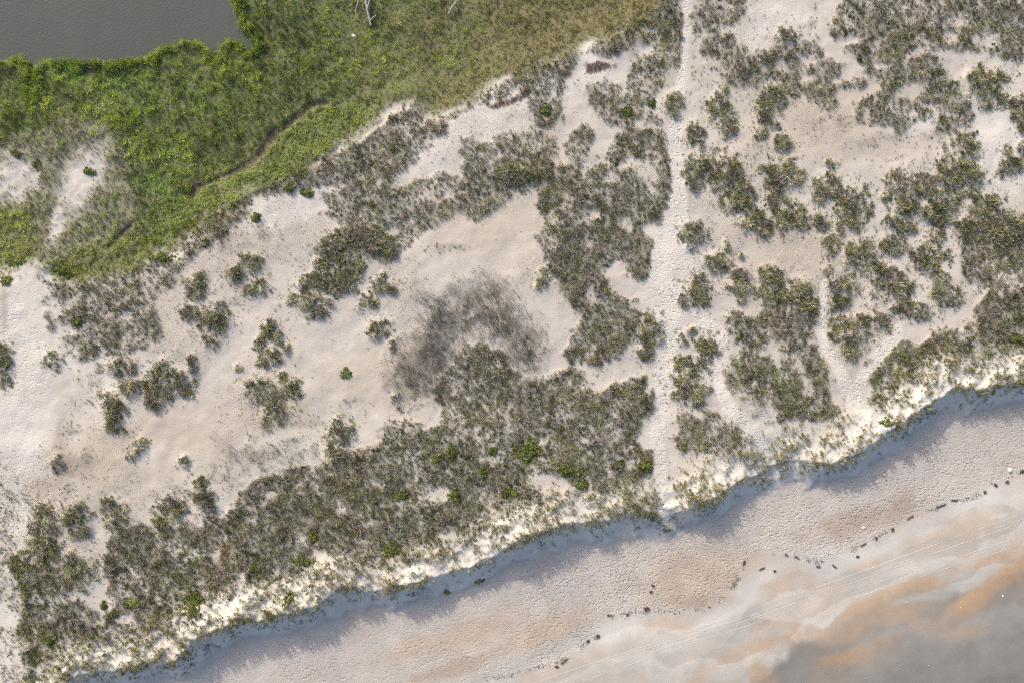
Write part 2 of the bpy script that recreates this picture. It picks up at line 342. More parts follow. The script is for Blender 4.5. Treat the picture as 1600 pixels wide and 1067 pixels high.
# ------------------------------------------------------------------ single clumps of dune shrub: (sheet, label, ellipses)
CLUMPS = [
    (4, 'round dark dune shrub alone on pale sand near the upper right corner', [(1050, 395, 88, 78), (970, 352, 28, 26)]),
    (4, 'dune shrub cut by the right picture edge, below the upper right corner shrub', [(1170, 480, 62, 46), (1205, 560, 28, 42)]),
    (4, 'two-humped dune shrub on the white sand strip at the right edge', [(1150, 750, 52, 50), (1135, 690, 22, 28), (1215, 670, 24, 40)]),
    (4, 'ragged dune shrub at the upper left end of the sand flat right of the path', [(100, 430, 72, 48), (50, 500, 46, 55), (80, 565, 34, 20)]),
    (4, 'small thin dune shrub on the upper left edge of the right-hand sand flat', [(120, 640, 40, 40), (25, 600, 28, 28)]),
    (4, 'oval dune shrub standing free at the left side of the right-hand sand flat', [(130, 780, 88, 62), (180, 800, 36, 40)]),
    (4, 'big two-lobed dune shrub at the lower edge of the right-hand sand flat', [(335, 850, 62, 66), (430, 925, 86, 92), (300, 895, 36, 30)]),
    (4, 'small round dune shrub below the two-lobed shrub', [(292, 1005, 40, 36)]),
    (4, 'wide dune shrub with a drooping lower lobe, right of the two-lobed shrub', [(645, 835, 58, 58), (735, 840, 60, 50), (665, 915, 58, 48), (590, 890, 26, 18)]),
    (4, 'rounded dune shrub between the drooping shrub and the right-hand thicket', [(822, 940, 78, 64)]),
    (4, 'tall thicket of dune shrub bounding the right-hand sand flat', [(905, 780, 100, 92), (950, 670, 62, 66), (850, 760, 46, 30), (970, 800, 56, 60)]),
    (4, 'long dune shrub slanting down beside the oval shrub', [(90, 900, 48, 58), (165, 980, 74, 66), (120, 950, 50, 50)]),
    (4, 'dune shrub on white sand above the large right-hand grass bed', [(1035, 935, 74, 62), (1000, 900, 40, 30)]),
    (4, 'low dune shrub touching the left corner of the right-hand grass bed', [(945, 1030, 48, 48)]),
    (4, 'dune shrub at the top corner of the right-hand grass bed', [(1160, 1035, 72, 58), (1110, 1060, 50, 50)]),
    (3, 'tall narrow dune shrub on open sand in the upper middle, right of the path', [(965, 480, 54, 66), (1000, 560, 36, 58)]),
    (3, 'wedge of dune shrub close to the right side of the upper path', [(845, 592, 46, 48), (880, 650, 20, 30)]),
    (3, 'dune shrub hugging the path bend from the right', [(845, 770, 48, 68), (830, 830, 30, 30)]),
    (3, 'large shaggy dune shrub right of the path bend', [(985, 780, 92, 84), (1050, 885, 78, 60), (930, 750, 40, 40)]),
    (3, 'dark dune shrub at the lower end of the shaggy one', [(1115, 980, 58, 66), (1155, 1025, 48, 52)]),
    (3, 'dune shrub on the left brink of the upper path', [(752, 470, 44, 48)]),
    (7, 'compact round dune shrub just right of the widest part of the path', [(845, 48, 54, 58), (830, 100, 30, 24)]),
    (7, 'small dune shrub alone on the bare flat left of the grass bed', [(168, 238, 28, 34), (140, 285, 18, 14)]),
    (7, 'dune shrub on the left side of the lower path, alone on white sand', [(650, 485, 58, 62), (630, 570, 34, 36), (692, 500, 24, 36)]),
    (7, 'broad round dune shrub right of the path below the compact one', [(860, 312, 72, 62), (872, 240, 30, 20), (800, 335, 22, 30)]),
    (7, 'thin-branched dune shrub, left of a close pair', [(965, 172, 50, 44), (990, 100, 16, 32), (915, 165, 26, 22)]),
    (7, 'leaning oval dune shrub, right of a close pair', [(1050, 258, 48, 66), (1060, 150, 15, 15), (1058, 325, 26, 30)]),
    (7, 'butterfly-shaped dune shrub at the fork of the paths', [(842, 478, 30, 22), (802, 520, 26, 30), (905, 545, 64, 48), (890, 600, 40, 22)]),
    (7, 'tall dark dune shrub between the two lower paths', [(820, 690, 76, 70), (790, 640, 38, 38), (860, 760, 50, 50), (790, 770, 44, 44)]),
    (8, 'dense upright dune shrub in the middle of the right-hand sand lanes', [(75, 240, 56, 52), (70, 315, 58, 52)]),
    (8, 'dune shrub joined to the top of the grass between the lower paths', [(205, 300, 56, 56), (240, 370, 44, 56)]),
    (8, 'small dune shrub at the head of the narrow right-hand sand lane', [(345, 85, 48, 48), (380, 30, 20, 42)]),
    (8, 'rounded dune shrub between two diagonal sand lanes', [(470, 150, 68, 66), (420, 130, 30, 30)]),
    (8, 'loose dune shrub bordering the narrow right-hand sand lane', [(390, 275, 68, 60), (370, 350, 44, 34), (330, 210, 20, 20)]),
    (8, 'big diamond-shaped dune shrub among the right-hand sand lanes', [(610, 270, 84, 80), (650, 380, 46, 40), (560, 220, 40, 40)]),
    (8, 'dune shrub at the upper end of the right-hand sand lanes', [(630, 92, 68, 46), (660, 20, 50, 36), (620, -10, 50, 30)]),
    (8, 'long broken row of dune shrub next to the right-hand grass bed', [(775, 135, 72, 66), (810, 60, 40, 40), (822, 240, 56, 60), (850, 325, 66, 50), (912, 345, 22, 15)]),
    (8, 'small dune shrub at the foot of the diamond-shaped one', [(740, 388, 34, 40)]),
    (8, 'spreading dune shrub above the wedge of white sand on the right', [(415, 480, 84, 76), (465, 430, 60, 30), (560, 440, 48, 44), (420, 560, 54, 40)]),
    (5, 'dark dune shrub cut by the left picture edge', [(12, 600, 40, 66), (20, 670, 32, 50)]),
    (5, 'small dune shrub beside the wide sand strip on the left', [(238, 612, 42, 36)]),
    (5, 'pale half-buried dune shrub on a small white hummock', [(510, 820, 56, 66), (520, 900, 40, 40)]),
    (5, 'thin half-buried dune shrub above the white hummock', [(545, 640, 66, 40), (585, 735, 48, 36)]),
    (5, 'large ragged dune shrub in the middle of the left-hand flat', [(720, 700, 66, 76), (700, 780, 44, 56), (800, 690, 66, 46), (870, 635, 24, 44), (740, 630, 20, 30), (830, 750, 40, 28)]),
    (5, 'long dune shrub running down from a dry tuft, left-hand flat', [(880, 290, 46, 56), (900, 250, 36, 30), (965, 430, 74, 80), (855, 400, 42, 40), (950, 520, 40, 42)]),
    (5, 'tiny dry tuft alone on the tan flat between two larger shrubs', [(1072, 645, 16, 18)]),
    (5, 'small dune tuft with a bright sand tail, lower left flat', [(635, 995, 30, 46), (600, 1040, 22, 20)]),
    (5, 'sparse dry dune tuft at the end of the upper left grass', [(1130, 170, 52, 36), (1160, 290, 46, 36), (1060, 230, 30, 30)]),
    (6, 'ring-shaped dune shrub with a thin centre, middle left', [(75, 500, 34, 44), (125, 510, 24, 36), (90, 590, 56, 44), (160, 565, 26, 24), (95, 460, 26, 26), (45, 550, 26, 40)]),
    (6, 'broad dark dune shrub below the ring-shaped one', [(65, 750, 70, 76), (110, 840, 66, 58), (170, 735, 54, 46), (205, 760, 34, 28), (150, 685, 18, 24)]),
    (6, 'large dune shrub on the middle flat with a green-tipped lower half', [(285, 345, 86, 66), (268, 280, 58, 46), (310, 385, 58, 36)]),
    (6, 'shaggy dune shrub joining the green-tipped one to the grass above', [(410, 235, 96, 70), (370, 110, 60, 44), (340, 190, 50, 40), (440, 170, 70, 50)]),
    (6, 'dune shrub hanging below the upper grass in the middle', [(500, 60, 100, 50), (640, 120, 40, 46), (560, 100, 60, 36)]),
    (6, 'thin forked dune shrub on the middle flat', [(595, 278, 56, 32), (600, 235, 18, 22), (642, 300, 20, 22)]),
    (6, 'narrow greenish dune shrub beneath the forked one', [(535, 355, 34, 44)]),
    (6, 'star-shaped small dune shrub on the middle flat', [(585, 465, 52, 44), (560, 505, 26, 18), (632, 440, 20, 12)]),
    (6, 'small dark tuft touching the dry dark patch', [(640, 540, 20, 32)]),
    (6, 'lone small tuft between the dark patch and the big grass bed', [(655, 785, 20, 24), (668, 820, 10, 14)]),
    (6, 'dune shrub standing out of the upper edge of the big grass bed', [(405, 945, 56, 56), (390, 1030, 48, 50), (455, 960, 26, 14), (400, 890, 20, 26)]),
    (9, 'dark dune shrub at the upper left corner of the big grass bed', [(210, 345, 74, 70), (205, 450, 58, 70), (190, 310, 40, 30)]),
    (9, 'dune shrub beside the corner shrub, above the bare sand pocket', [(350, 318, 54, 62), (370, 380, 36, 30)]),
    (9, 'narrow dune shrub alone on the sand above the big grass bed', [(518, 312, 48, 66), (490, 250, 28, 22)]),
    (9, 'soft dune shrub rising from the top of the big grass bed', [(760, 275, 68, 56), (735, 330, 46, 40)]),
    (9, 'plume-like dune shrub with white sand beside it', [(915, 215, 52, 76), (945, 285, 44, 40)]),
    (9, 'rounded dune shrub between two bare pockets at lower left', [(350, 570, 80, 76), (330, 500, 50, 30)]),
    (9, 'dark dune shrub on the outer left slope of the big grass bed', [(100, 535, 58, 60), (130, 640, 44, 56)]),
    (9, 'small buried tuft at the end of the loose debris, lower left', [(262, 70, 26, 40)]),
    (9, 'small tuft with pale sand behind, lower left flat', [(832, 65, 26, 30)]),
    (3, 'dry dune shrub at the edge of the upper middle grass', [(60, 790, 110, 46), (185, 770, 38, 44)]),
    (4, 'low tuft alone in the middle of the right-hand sand flat', [(340, 735, 26, 14)]),
    (4, 'dark low shrub below the pale vehicle track at the top right', [(150, 165, 46, 28), (112, 138, 14, 14)]),
]
HUM = np.zeros(GX.shape)
clump_e = []
for sh, lab, es in CLUMPS:
    q = C(sh, es)
    q = [(e[0], e[1], e[2], e[3]) for e in q]
    clump_e.append((lab, q))
    HUM = np.maximum(HUM, ell(q, 0.6, 0.15))
Z = Z + 0.22 * HUM + 0.12 * D
def zat(px, py): return look(Z, px, py)

# ------------------------------------------------------------------ ground colours (own colours, plus painted stem and wedge shade)
def mixc(A, c, f):
    return A + (np.array(c)[None, None, :] - A) * np.clip(f, 0, 1)[..., None]
colr = np.zeros(GX.shape + (3,)); colr[...] = (0.49, 0.452, 0.413)
colr = mixc(colr, (0.455, 0.405, 0.35), sstep(-0.2, 0.9, W3 + 0.4 * W1) * 0.55)
TAN = [(250, 690, 130, 60, -10), (430, 640, 60, 40), (640, 590, 50, 50), (1300, 190, 130, 60), (1250, 380, 80, 40), (760, 350, 90, 50), (560, 590, 60, 40), (150, 720, 80, 40)]
colr = mixc(colr, (0.44, 0.375, 0.305), 0.6 * ell(TAN, 0.7, 0.4))
PALE = [(30, 500, 60, 140), (30, 680, 50, 90), (1050, 430, 40, 90), (1560, 220, 45, 90), (1420, 190, 60, 20), (900, 110, 60, 40), (20, 255, 40, 40), (95, 265, 40, 60), (440, 320, 90, 30, -20), (730, 210, 120, 30, -27), (1200, 40, 60, 40)]
colr = mixc(colr, (0.56, 0.53, 0.50), 0.85 * ell(PALE, 0.6, 0.35))
colr = mixc(colr, (0.575, 0.54, 0.50), F_path * 0.92)
colr = mixc(colr, (0.56, 0.54, 0.505), 0.95 * np.maximum(np.maximum(FRINGE * 0.9, sstep(-0.5, 0.5, dsea) * sstep(4.6, 2.8, dsea + 0.6 * W1)), 0.75 * F_left * sstep(0.5, -1, dsea)))
HUMMOCKS = [(770, 555, 30, 22), (177, 640, 34, 28), (180, 600, 30, 20), (222, 710, 26, 14), (290, 718, 20, 12), (440, 715, 60, 30), (320, 790, 24, 16), (1230, 690, 60, 30), (110, 555, 40, 30)]
colr = mixc(colr, (0.58, 0.555, 0.51), 0.7 * ell(HUMMOCKS, 0.7, 0.5))
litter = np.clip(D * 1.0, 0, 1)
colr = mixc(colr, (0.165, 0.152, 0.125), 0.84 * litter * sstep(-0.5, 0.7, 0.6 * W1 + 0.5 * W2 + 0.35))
colr = mixc(colr, (0.22, 0.20, 0.16), 0.55 * SP * sstep(-0.2, 0.6, 0.5 * W1 + 0.7 * W2))
colr = mixc(colr, (0.16, 0.148, 0.132), 0.9 * ST ** 1.2 * np.clip(0.75 + 0.5 * W2, 0.2, 1))  # dark litter under the stems, deepened to stand for their shadows
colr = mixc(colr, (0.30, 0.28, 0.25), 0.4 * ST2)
colr = mixc(colr, (0.125, 0.14, 0.06), 0.95 * sstep(-1.2, 2.0, sdm) * (1 - F_pan))
colr = mixc(colr, (0.18, 0.155, 0.09), 0.85 * sstep(480, 800, GX + 60 * W3) * sstep(-0.6, 1.5, sdm) * sstep(0.3, -0.2, sd_pond))
colr = mixc(colr, (0.33, 0.30, 0.26), 0.5 * F_msand * (1 - F_pan))
colr = mixc(colr, (0.50, 0.465, 0.43), 0.9 * F_pan)
colr = mixc(colr, (0.12, 0.095, 0.07), 0.85 * F_ditch_shade)  # dark ditch litter, and the wedge's shade painted with it
colr = mixc(colr, (0.06, 0.06, 0.05), sstep(-0.2, 0.4, sd_pond))
# beach
B = sstep(2.8, 4.8, dsea + 0.6 * W1)
bc = np.zeros(GX.shape + (3,)); bc[...] = (0.48, 0.437, 0.40)
ZB = -2.6
def bl(e):
    return [lvl([(x[0], x[1])], ZB)[0] + tuple(x[2:]) for x in e]
bc = mixc(bc, (0.455, 0.36, 0.275), 0.7 * ell(bl([(1095, 900, 85, 46, -10), (740, 985, 80, 26, -20), (850, 985, 70, 22, -20), (640, 1010, 50, 16, -18)]), 0.7, 0.3))
bc = mixc(bc, (0.38, 0.305, 0.25), 0.8 * ell(bl([(1340, 812, 95, 20, -14), (1080, 938, 44, 10, -5), (1400, 790, 30, 20, -25), (700, 1045, 90, 12, -18)]), 0.6, 0.3))
bc = mixc(bc, (0.42, 0.40, 0.375), 0.8 * poly(lvl([(700, 1067), (820, 1020), (930, 965), (1020, 950), (1110, 955), (1180, 920), (1300, 880), (1420, 830), (1520, 790), (1700, 740), (1700, 1300), (600, 1300)], ZB), 10, 6, 60))
bc = mixc(bc, (0.55, 0.525, 0.495), 0.85 * ell(bl([(1345, 868, 75, 18, -22), (1545, 785, 70, 26, -15), (1180, 915, 40, 22, -40), (1120, 965, 60, 12, -25), (1060, 1000, 40, 16), (960, 985, 40, 18, -20), (1290, 870, 40, 16), (1460, 835, 50, 14, -20), (1420, 885, 60, 10, -10)]), 0.6, 0.3))
bc = mixc(bc, (0.47, 0.385, 0.31), 0.75 * ell(bl([(1040, 972, 46, 13, -8), (1275, 938, 36, 22, -30), (1520, 822, 50, 18, -25), (1450, 846, 40, 12, -20), (1215, 915, 24, 14), (900, 1030, 90, 14, -20), (1350, 885, 40, 10, -25), (1500, 880, 26, 12, -30)]), 0.6, 0.35))
WET = poly(lvl([(1700, 830), (1600, 868), (1545, 905), (1500, 925), (1440, 905), (1395, 925), (1335, 955), (1290, 996), (1250, 1000), (1225, 1025), (1190, 1050), (1150, 1100), (1100, 1300), (1900, 1300), (1900, 800)], ZB), 12, 8, 60)
bc = mixc(bc, (0.25, 0.238, 0.222), WET)
bc = mixc(bc, (0.19, 0.185, 0.174), 0.8 * poly(lvl([(1700, 930), (1600, 965), (1540, 985), (1470, 1010), (1420, 1030), (1370, 1060), (1300, 1090), (1200, 1300), (1900, 1300)], ZB), 28, 14, 60))
bc = mixc(bc, (0.17, 0.165, 0.15), 0.7 * poly(lvl([(1520, 1070), (1545, 1055), (1570, 1058), (1600, 1048), (1700, 1020), (1700, 1300), (1480, 1300)], ZB), 4, 3))
ORANGE = [
    [(1339, 938), (1361, 926), (1397, 911), (1431, 899), (1458, 901), (1478, 906), (1482, 916), (1450, 918), (1424, 920), (1397, 926), (1370, 945), (1330, 960), (1296, 990), (1285, 997), (1235, 995), (1235, 986), (1287, 990), (1314, 962)],
    [(1700, 810), (1600, 848), (1564, 855), (1532, 870), (1517, 884), (1510, 897), (1530, 890), (1555, 884), (1546, 902), (1512, 926), (1480, 947), (1474, 962), (1512, 965), (1545, 945), (1558, 922), (1580, 915), (1592, 900), (1700, 850)],
    [(1319, 1021), (1348, 1005), (1380, 990), (1393, 1003), (1370, 1021), (1346, 1037), (1307, 1039), (1290, 1030)],
    [(1140, 1012), (1165, 1000), (1210, 992), (1240, 986), (1240, 1000), (1190, 1012), (1125, 1040), (1095, 1070), (1075, 1070), (1100, 1040)],
    [(1170, 1040), (1190, 1030), (1210, 1045), (1205, 1067), (1172, 1067)],
]
for k, pg in enumerate(ORANGE):
    bc = mixc(bc, (0.43, 0.29, 0.18), (0.75, 0.7, 0.6, 0.55, 0.6)[k] * poly(lvl(pg, ZB), 9, 8))
bc = mixc(bc, (0.40, 0.29, 0.20), 0.6 * ell(bl([(1400, 955, 60, 20, -12), (1330, 985, 40, 18, -30), (1500, 985, 40, 14), (1450, 975, 40, 14)]), 0.7, 0.4))
bc = mixc(bc, (0.36, 0.35, 0.345), 0.8 * line(lvl([(1558, 882, 6), (1520, 900, 9), (1480, 922, 10), (1440, 932, 8), (1400, 938, 5)], ZB), 5, 4))
bc = mixc(bc, (0.37, 0.36, 0.35), 0.75 * line(lvl([(1170, 968, 3), (1210, 970, 4), (1250, 977, 4), (1288, 988, 4), (1310, 968, 4), (1330, 945, 3)], ZB), 3, 2))
bc = mixc(bc, (0.55, 0.525, 0.49), 0.7 * line(lvl([(1180, 962, 2), (1240, 968, 2.5), (1285, 978, 3), (1308, 955, 5), (1325, 938, 3)], ZB), 5, 6))
bc = mixc(bc, (0.36, 0.33, 0.29), 0.55 * line(lvl([(1178, 930, 0.8), (1190, 910, 0.8), (1212, 897, 0.8), (1245, 893, 0.8), (1278, 899, 0.8), (1300, 912, 0.8)], ZB), 2, 1.5))
bc = mixc(bc, (0.38, 0.36, 0.33), 0.55 * line(lvl([(1300, 900, 0.8), (1340, 885, 0.8), (1395, 880, 0.8), (1415, 855, 0.8), (1450, 845, 0.8), (1500, 800, 0.8), (1540, 786, 0.8), (1580, 800, 1)], ZB), 2, 2))
def swash(pts, colour, amt, decay, soft=2.0, wob=5.0):
    """a run-up mark: crisp upper edge, colour fading seaward"""
    global bc
    q = lvl(pts, ZB); xs_ = np.array([p[0] for p in q]); ys_ = np.array([p[1] for p in q])
    s_ = boxed(q, 70)
    yl = np.interp(GX[s_], xs_, ys_) + wob * (W1[s_] + 0.5 * W2[s_])
    d = GY[s_] - yl
    ends = sstep(xs_[0] - 8, xs_[0] + 30, GX[s_]) * sstep(xs_[-1] + 8, xs_[-1] - 30, GX[s_])
    f_ = np.zeros(GX.shape); f_[s_] = amt * ends * sstep(-soft, soft, d) * np.exp(-np.clip(d, 0, None) / decay)
    bc = mixc(bc, colour, f_)
CREAM, GREYS, TANS, RUST = (0.63, 0.60, 0.56), (0.335, 0.33, 0.32), (0.48, 0.39, 0.305), (0.43, 0.295, 0.19)
swash([(820, 1040), (900, 1010), (960, 985), (1000, 975), (1060, 985), (1120, 965), (1180, 935)], CREAM, 0.7, 18)
swash([(990, 996), (1012, 974), (1040, 970), (1067, 974), (1095, 988)], TANS, 0.8, 12)
swash([(1005, 1000), (1028, 982), (1060, 990), (1080, 1005)], GREYS, 0.6, 26)
swash([(1064, 1067), (1095, 1030), (1137, 999), (1155, 975), (1165, 954), (1190, 935)], GREYS, 0.55, 16)
swash([(1176, 932), (1190, 910), (1212, 897), (1245, 893), (1280, 900), (1310, 915), (1335, 935)], TANS, 0.7, 22)
swash([(1190, 945), (1215, 925), (1250, 920), (1290, 935)], CREAM, 0.55, 20)
swash([(1290, 905), (1340, 888), (1384, 891), (1411, 862), (1437, 846), (1464, 840), (1510, 845)], GREYS, 0.6, 24)
swash([(1400, 850), (1450, 828), (1500, 806), (1535, 786), (1560, 784), (1600, 805)], TANS, 0.55, 26)
swash([(1540, 790), (1565, 787), (1590, 798), (1640, 800)], GREYS, 0.5, 26)
swash([(1170, 966), (1240, 968), (1290, 984), (1310, 962), (1330, 942), (1365, 925), (1400, 910), (1435, 897), (1465, 900), (1485, 908)], RUST, 0.75, 16, 3)
swash([(1470, 962), (1485, 945), (1512, 926), (1546, 902), (1575, 880), (1640, 850)], RUST, 0.7, 30, 4)
swash([(1260, 1030), (1310, 1022), (1350, 1004), (1385, 990), (1420, 985)], RUST, 0.6, 26, 8)
swash([(1330, 1000), (1400, 975), (1460, 970), (1540, 960), (1640, 930)], GREYS, 0.5, 40, 8, 10)
ua = (GX * 0.955 - GY * 0.297) / 4.5; va = GX * 0.297 + GY * 0.955
WS = fbm(ua, va, 60, 171, 4)
tt = dsea * 10 + 34 * WS + 20 * W3
saw = np.mod(tt / 46.0, 1.0)
band = sstep(0.0, 0.05, saw) * np.exp(-saw * 3.0) * sstep(150, 230, dsea * 10)
bc = mixc(bc, (0.62, 0.585, 0.54), 0.5 * band * (1 - WET))
saw2 = np.mod(tt / 71.0 + 0.4, 1.0)
band2 = sstep(0.0, 0.06, saw2) * np.exp(-saw2 * 3.5) * sstep(170, 240, dsea * 10)
bc = mixc(bc, (0.38, 0.31, 0.25), 0.45 * band2 * (1 - 0.85 * WET))
bc = bc * (1 + 0.10 * WS * WET)[..., None]
bc = bc * (1 + 0.06 * W3 + 0.05 * W1)[..., None]
colr = colr + (bc - colr) * B[..., None]
MUD = [[(915, 100), (930, 97), (948, 99), (962, 103), (945, 108), (935, 114), (916, 114)],
       [(764, 166), (782, 160), (810, 150), (834, 140), (828, 147), (810, 158), (787, 167), (770, 169)]]
for pg in MUD:
    colr = mixc(colr, (0.20, 0.155, 0.14), 0.85 * poly(pg, 2.5, 3))
colr = mixc(colr, (0.25, 0.21, 0.185), 0.5 * ell([(60, 760, 26, 14, -20), (95, 690, 12, 24), (5, 480, 6, 40), (110, 720, 24, 18)], 0.7, 0.8))
colr = np.clip(colr, 0.02, 0.7)

foot = np.zeros(GX.shape)
WRACKLINE = lvl([(560, 1090), (720, 1067), (800, 1050), (860, 1035), (900, 1020), (930, 990), (945, 965), (985, 953), (1060, 953), (1110, 945), (1145, 915), (1160, 880), (1180, 858), (1230, 865), (1290, 880), (1340, 850), (1372, 835), (1410, 808),
             (1470, 788), (1520, 775), (1545, 755), (1600, 735), (1750, 690)], ZB)
upper = WRACKLINE + [(1900, 300), (200, 900), (200, 1200)]
foot = poly(upper, 14, 10, 60) * sstep(3.4, 5.5, dsea + 0.5 * W1)
foot = foot * np.where(GX < 820, 0.45 + 0.35 * sstep(-0.2, 0.6, W3), 0.85 + 0.15 * W3)
foot = np.maximum(foot, F_path * 0.7)
foot = np.maximum(foot, 0.5 * ell([(1045, 430, 50, 80), (1190, 630, 20, 60), (30, 560, 40, 120), (40, 740, 50, 60)], 0.6, 0.3))
foot = np.maximum(foot, 0.12 * sstep(0.5, -1.0, dsea))
speck = sstep(0.5, -1.0, dsea) * (0.25 + 0.75 * sstep(-0.3, 0.5, W3)) * (1 - F_path) * sstep(0.5, -1, sd_marsh)
speck = np.maximum(speck, 0.8 * SP)
wet = WET * B

# ------------------------------------------------------------------ mesh helpers
def mesh_np(name, verts, faces, mat, col=None, attrs=None, smooth=False, nside=3):
    me = bpy.data.meshes.new(name)
    verts = np.ascontiguousarray(verts, dtype=np.float32); faces = np.ascontiguousarray(faces, dtype=np.int32)
    me.vertices.add(len(verts)); me.vertices.foreach_set('co', verts.ravel())
    me.loops.add(faces.size); me.loops.foreach_set('vertex_index', faces.ravel())
    me.polygons.add(len(faces))
    me.polygons.foreach_set('loop_start', np.arange(0, faces.size, faces.shape[1], dtype=np.int32))
    me.polygons.foreach_set('loop_total', np.full(len(faces), faces.shape[1], dtype=np.int32))
    if smooth:
        me.polygons.foreach_set('use_smooth', np.ones(len(faces), dtype=bool))
    if col is not None:
        a = me.attributes.new('Col', 'FLOAT_COLOR', 'POINT')
        c4 = np.ones((len(verts), 4), dtype=np.float32); c4[:, :3] = col
        a.data.foreach_set('color', c4.ravel())
    for k, v in (attrs or {}).items():
        a = me.attributes.new(k, 'FLOAT', 'POINT')
        a.data.foreach_set('value', np.ascontiguousarray(v, dtype=np.float32).ravel())
    me.materials.append(mat)
    me.update(calc_edges=True)
    return me
def link(name, me, parent=None, loc=None):
    o = bpy.data.objects.new(name, me)
    COL.objects.link(o)
    if parent is not None: o.parent = parent
    if loc is not None: o.location = loc
    return o
def tag(o, label, cat=None, group=None, kind=None):
    o['label'] = label
    if cat: o['category'] = cat
    if group: o['group'] = group
    if kind: o['kind'] = kind
    return o

# ------------------------------------------------------------------ materials
def new_mat(name):
    m = bpy.data.materials.new(name); m.use_nodes = True
    nt = m.node_tree; b = nt.nodes['Principled BSDF']
    return m, nt, b
def node(nt, t, **kw):
    n = nt.nodes.new(t)
    for k, v in kw.items(): setattr(n, k, v)
    return n
def math_(nt, op, a, b=None, clamp=False):
    n = nt.nodes.new('ShaderNodeMath'); n.operation = op; n.use_clamp = clamp
    for i, v in enumerate((a, b)):
        if v is None: continue
        if isinstance(v, (int, float)): n.inputs[i].default_value = v
        else: nt.links.new(v, n.inputs[i])
    return n.outputs[0]
def ground_mat():
    m, nt, b = new_mat('dune_sand')
    L = nt.links
    co = node(nt, 'ShaderNodeNewGeometry').outputs['Position']
    def attr(n):
        a = node(nt, 'ShaderNodeAttribute'); a.attribute_name = n; return a
    def noise(scale, detail=3, rough=0.55):
        n = node(nt, 'ShaderNodeTexNoise'); n.inputs['Scale'].default_value = scale; n.inputs['Detail'].default_value = detail
        n.inputs['Roughness'].default_value = rough
        L.new(co, n.inputs['Vector']); return n.outputs['Fac']
    col = attr('Col').outputs['Color']; foot_ = attr('foot').outputs['Fac']; spk = attr('speck').outputs['Fac']; wet_ = attr('wet').outputs['Fac']
    n1 = noise(0.35, 5); n2 = noise(3.0, 4, 0.65); n3 = noise(7.0, 2)
    v = math_(nt, 'ADD', math_(nt, 'MULTIPLY', n1, 0.34), math_(nt, 'MULTIPLY', n2, 0.22))
    v = math_(nt, 'ADD', v, 0.73)
    # dark scraps of plant litter lying on the sand
    thr = math_(nt, 'SUBTRACT', 0.70, math_(nt, 'MULTIPLY', spk, 0.12))
    sp = math_(nt, 'MULTIPLY', math_(nt, 'SUBTRACT', math_(nt, 'ADD', math_(nt, 'MULTIPLY', n3, 0.75), math_(nt, 'MULTIPLY', n2, 0.35)), thr), 9.0, True)
    sp = math_(nt, 'MULTIPLY', sp, math_(nt, 'MULTIPLY', spk, 0.8))
    mul = node(nt, 'ShaderNodeMix', data_type='RGBA', blend_type='MULTIPLY'); mul.inputs['Factor'].default_value = 1.0
    cv = node(nt, 'ShaderNodeCombineColor'); 
    for i in range(3): L.new(v, cv.inputs[i])
    L.new(col, mul.inputs['A']); L.new(cv.outputs[0], mul.inputs['B'])
    mx = node(nt, 'ShaderNodeMix', data_type='RGBA'); L.new(sp, mx.inputs['Factor']); L.new(mul.outputs['Result'], mx.inputs['A']); mx.inputs['B'].default_value = (0.12, 0.10, 0.075, 1)
    L.new(mx.outputs['Result'], b.inputs['Base Color'])
    rg = math_(nt, 'SUBTRACT', 0.93, math_(nt, 'MULTIPLY', wet_, 0.42)); L.new(rg, b.inputs['Roughness'])
    b.inputs['Specular IOR Level'].default_value = 0.25
    # relief: footprints and wind ripple
    vor = node(nt, 'ShaderNodeTexVoronoi', feature='SMOOTH_F1'); vor.inputs['Scale'].default_value = 1.9; vor.inputs['Smoothness'].default_value = 0.45
    wv = node(nt, 'ShaderNodeVectorMath', operation='ADD'); nz = node(nt, 'ShaderNodeTexNoise'); nz.inputs['Scale'].default_value = 1.4; L.new(co, nz.inputs['Vector'])
    sc = node(nt, 'ShaderNodeVectorMath', operation='SCALE'); sc.inputs['Scale'].default_value = 1.1; L.new(nz.outputs['Color'], sc.inputs[0])
    L.new(co, wv.inputs[0]); L.new(sc.outputs[0], wv.inputs[1]); mp = node(nt, 'ShaderNodeMapping'); mp.inputs['Rotation'].default_value = (0, 0, math.radians(-33)); mp.inputs['Scale'].default_value = (0.62, 1.15, 1.0)
    L.new(wv.outputs[0], mp.inputs['Vector']); L.new(mp.outputs[0], vor.inputs['Vector'])
    pits = math_(nt, 'MINIMUM', vor.outputs['Distance'], 0.42)
    h = math_(nt, 'ADD', math_(nt, 'MULTIPLY', pits, 0.20), math_(nt, 'MULTIPLY', noise(4.0, 3, 0.6), 0.11))
    h = math_(nt, 'MULTIPLY', math_(nt, 'SUBTRACT', h, 0.115), math_(nt, 'MULTIPLY', foot_, math_(nt, 'ADD', math_(nt, 'MULTIPLY', noise(0.22, 3), 3.0), -0.2)))
    h = math_(nt, 'ADD', h, math_(nt, 'MULTIPLY', noise(5.5, 3, 0.7), math_(nt, 'SUBTRACT', 0.018, math_(nt, 'MULTIPLY', wet_, 0.015))))
    bp = node(nt, 'ShaderNodeBump'); bp.inputs['Strength'].default_value = 1.0; bp.inputs['Distance'].default_value = 1.0
    L.new(h, bp.inputs['Height']); L.new(bp.outputs[0], b.inputs['Normal'])
    return m
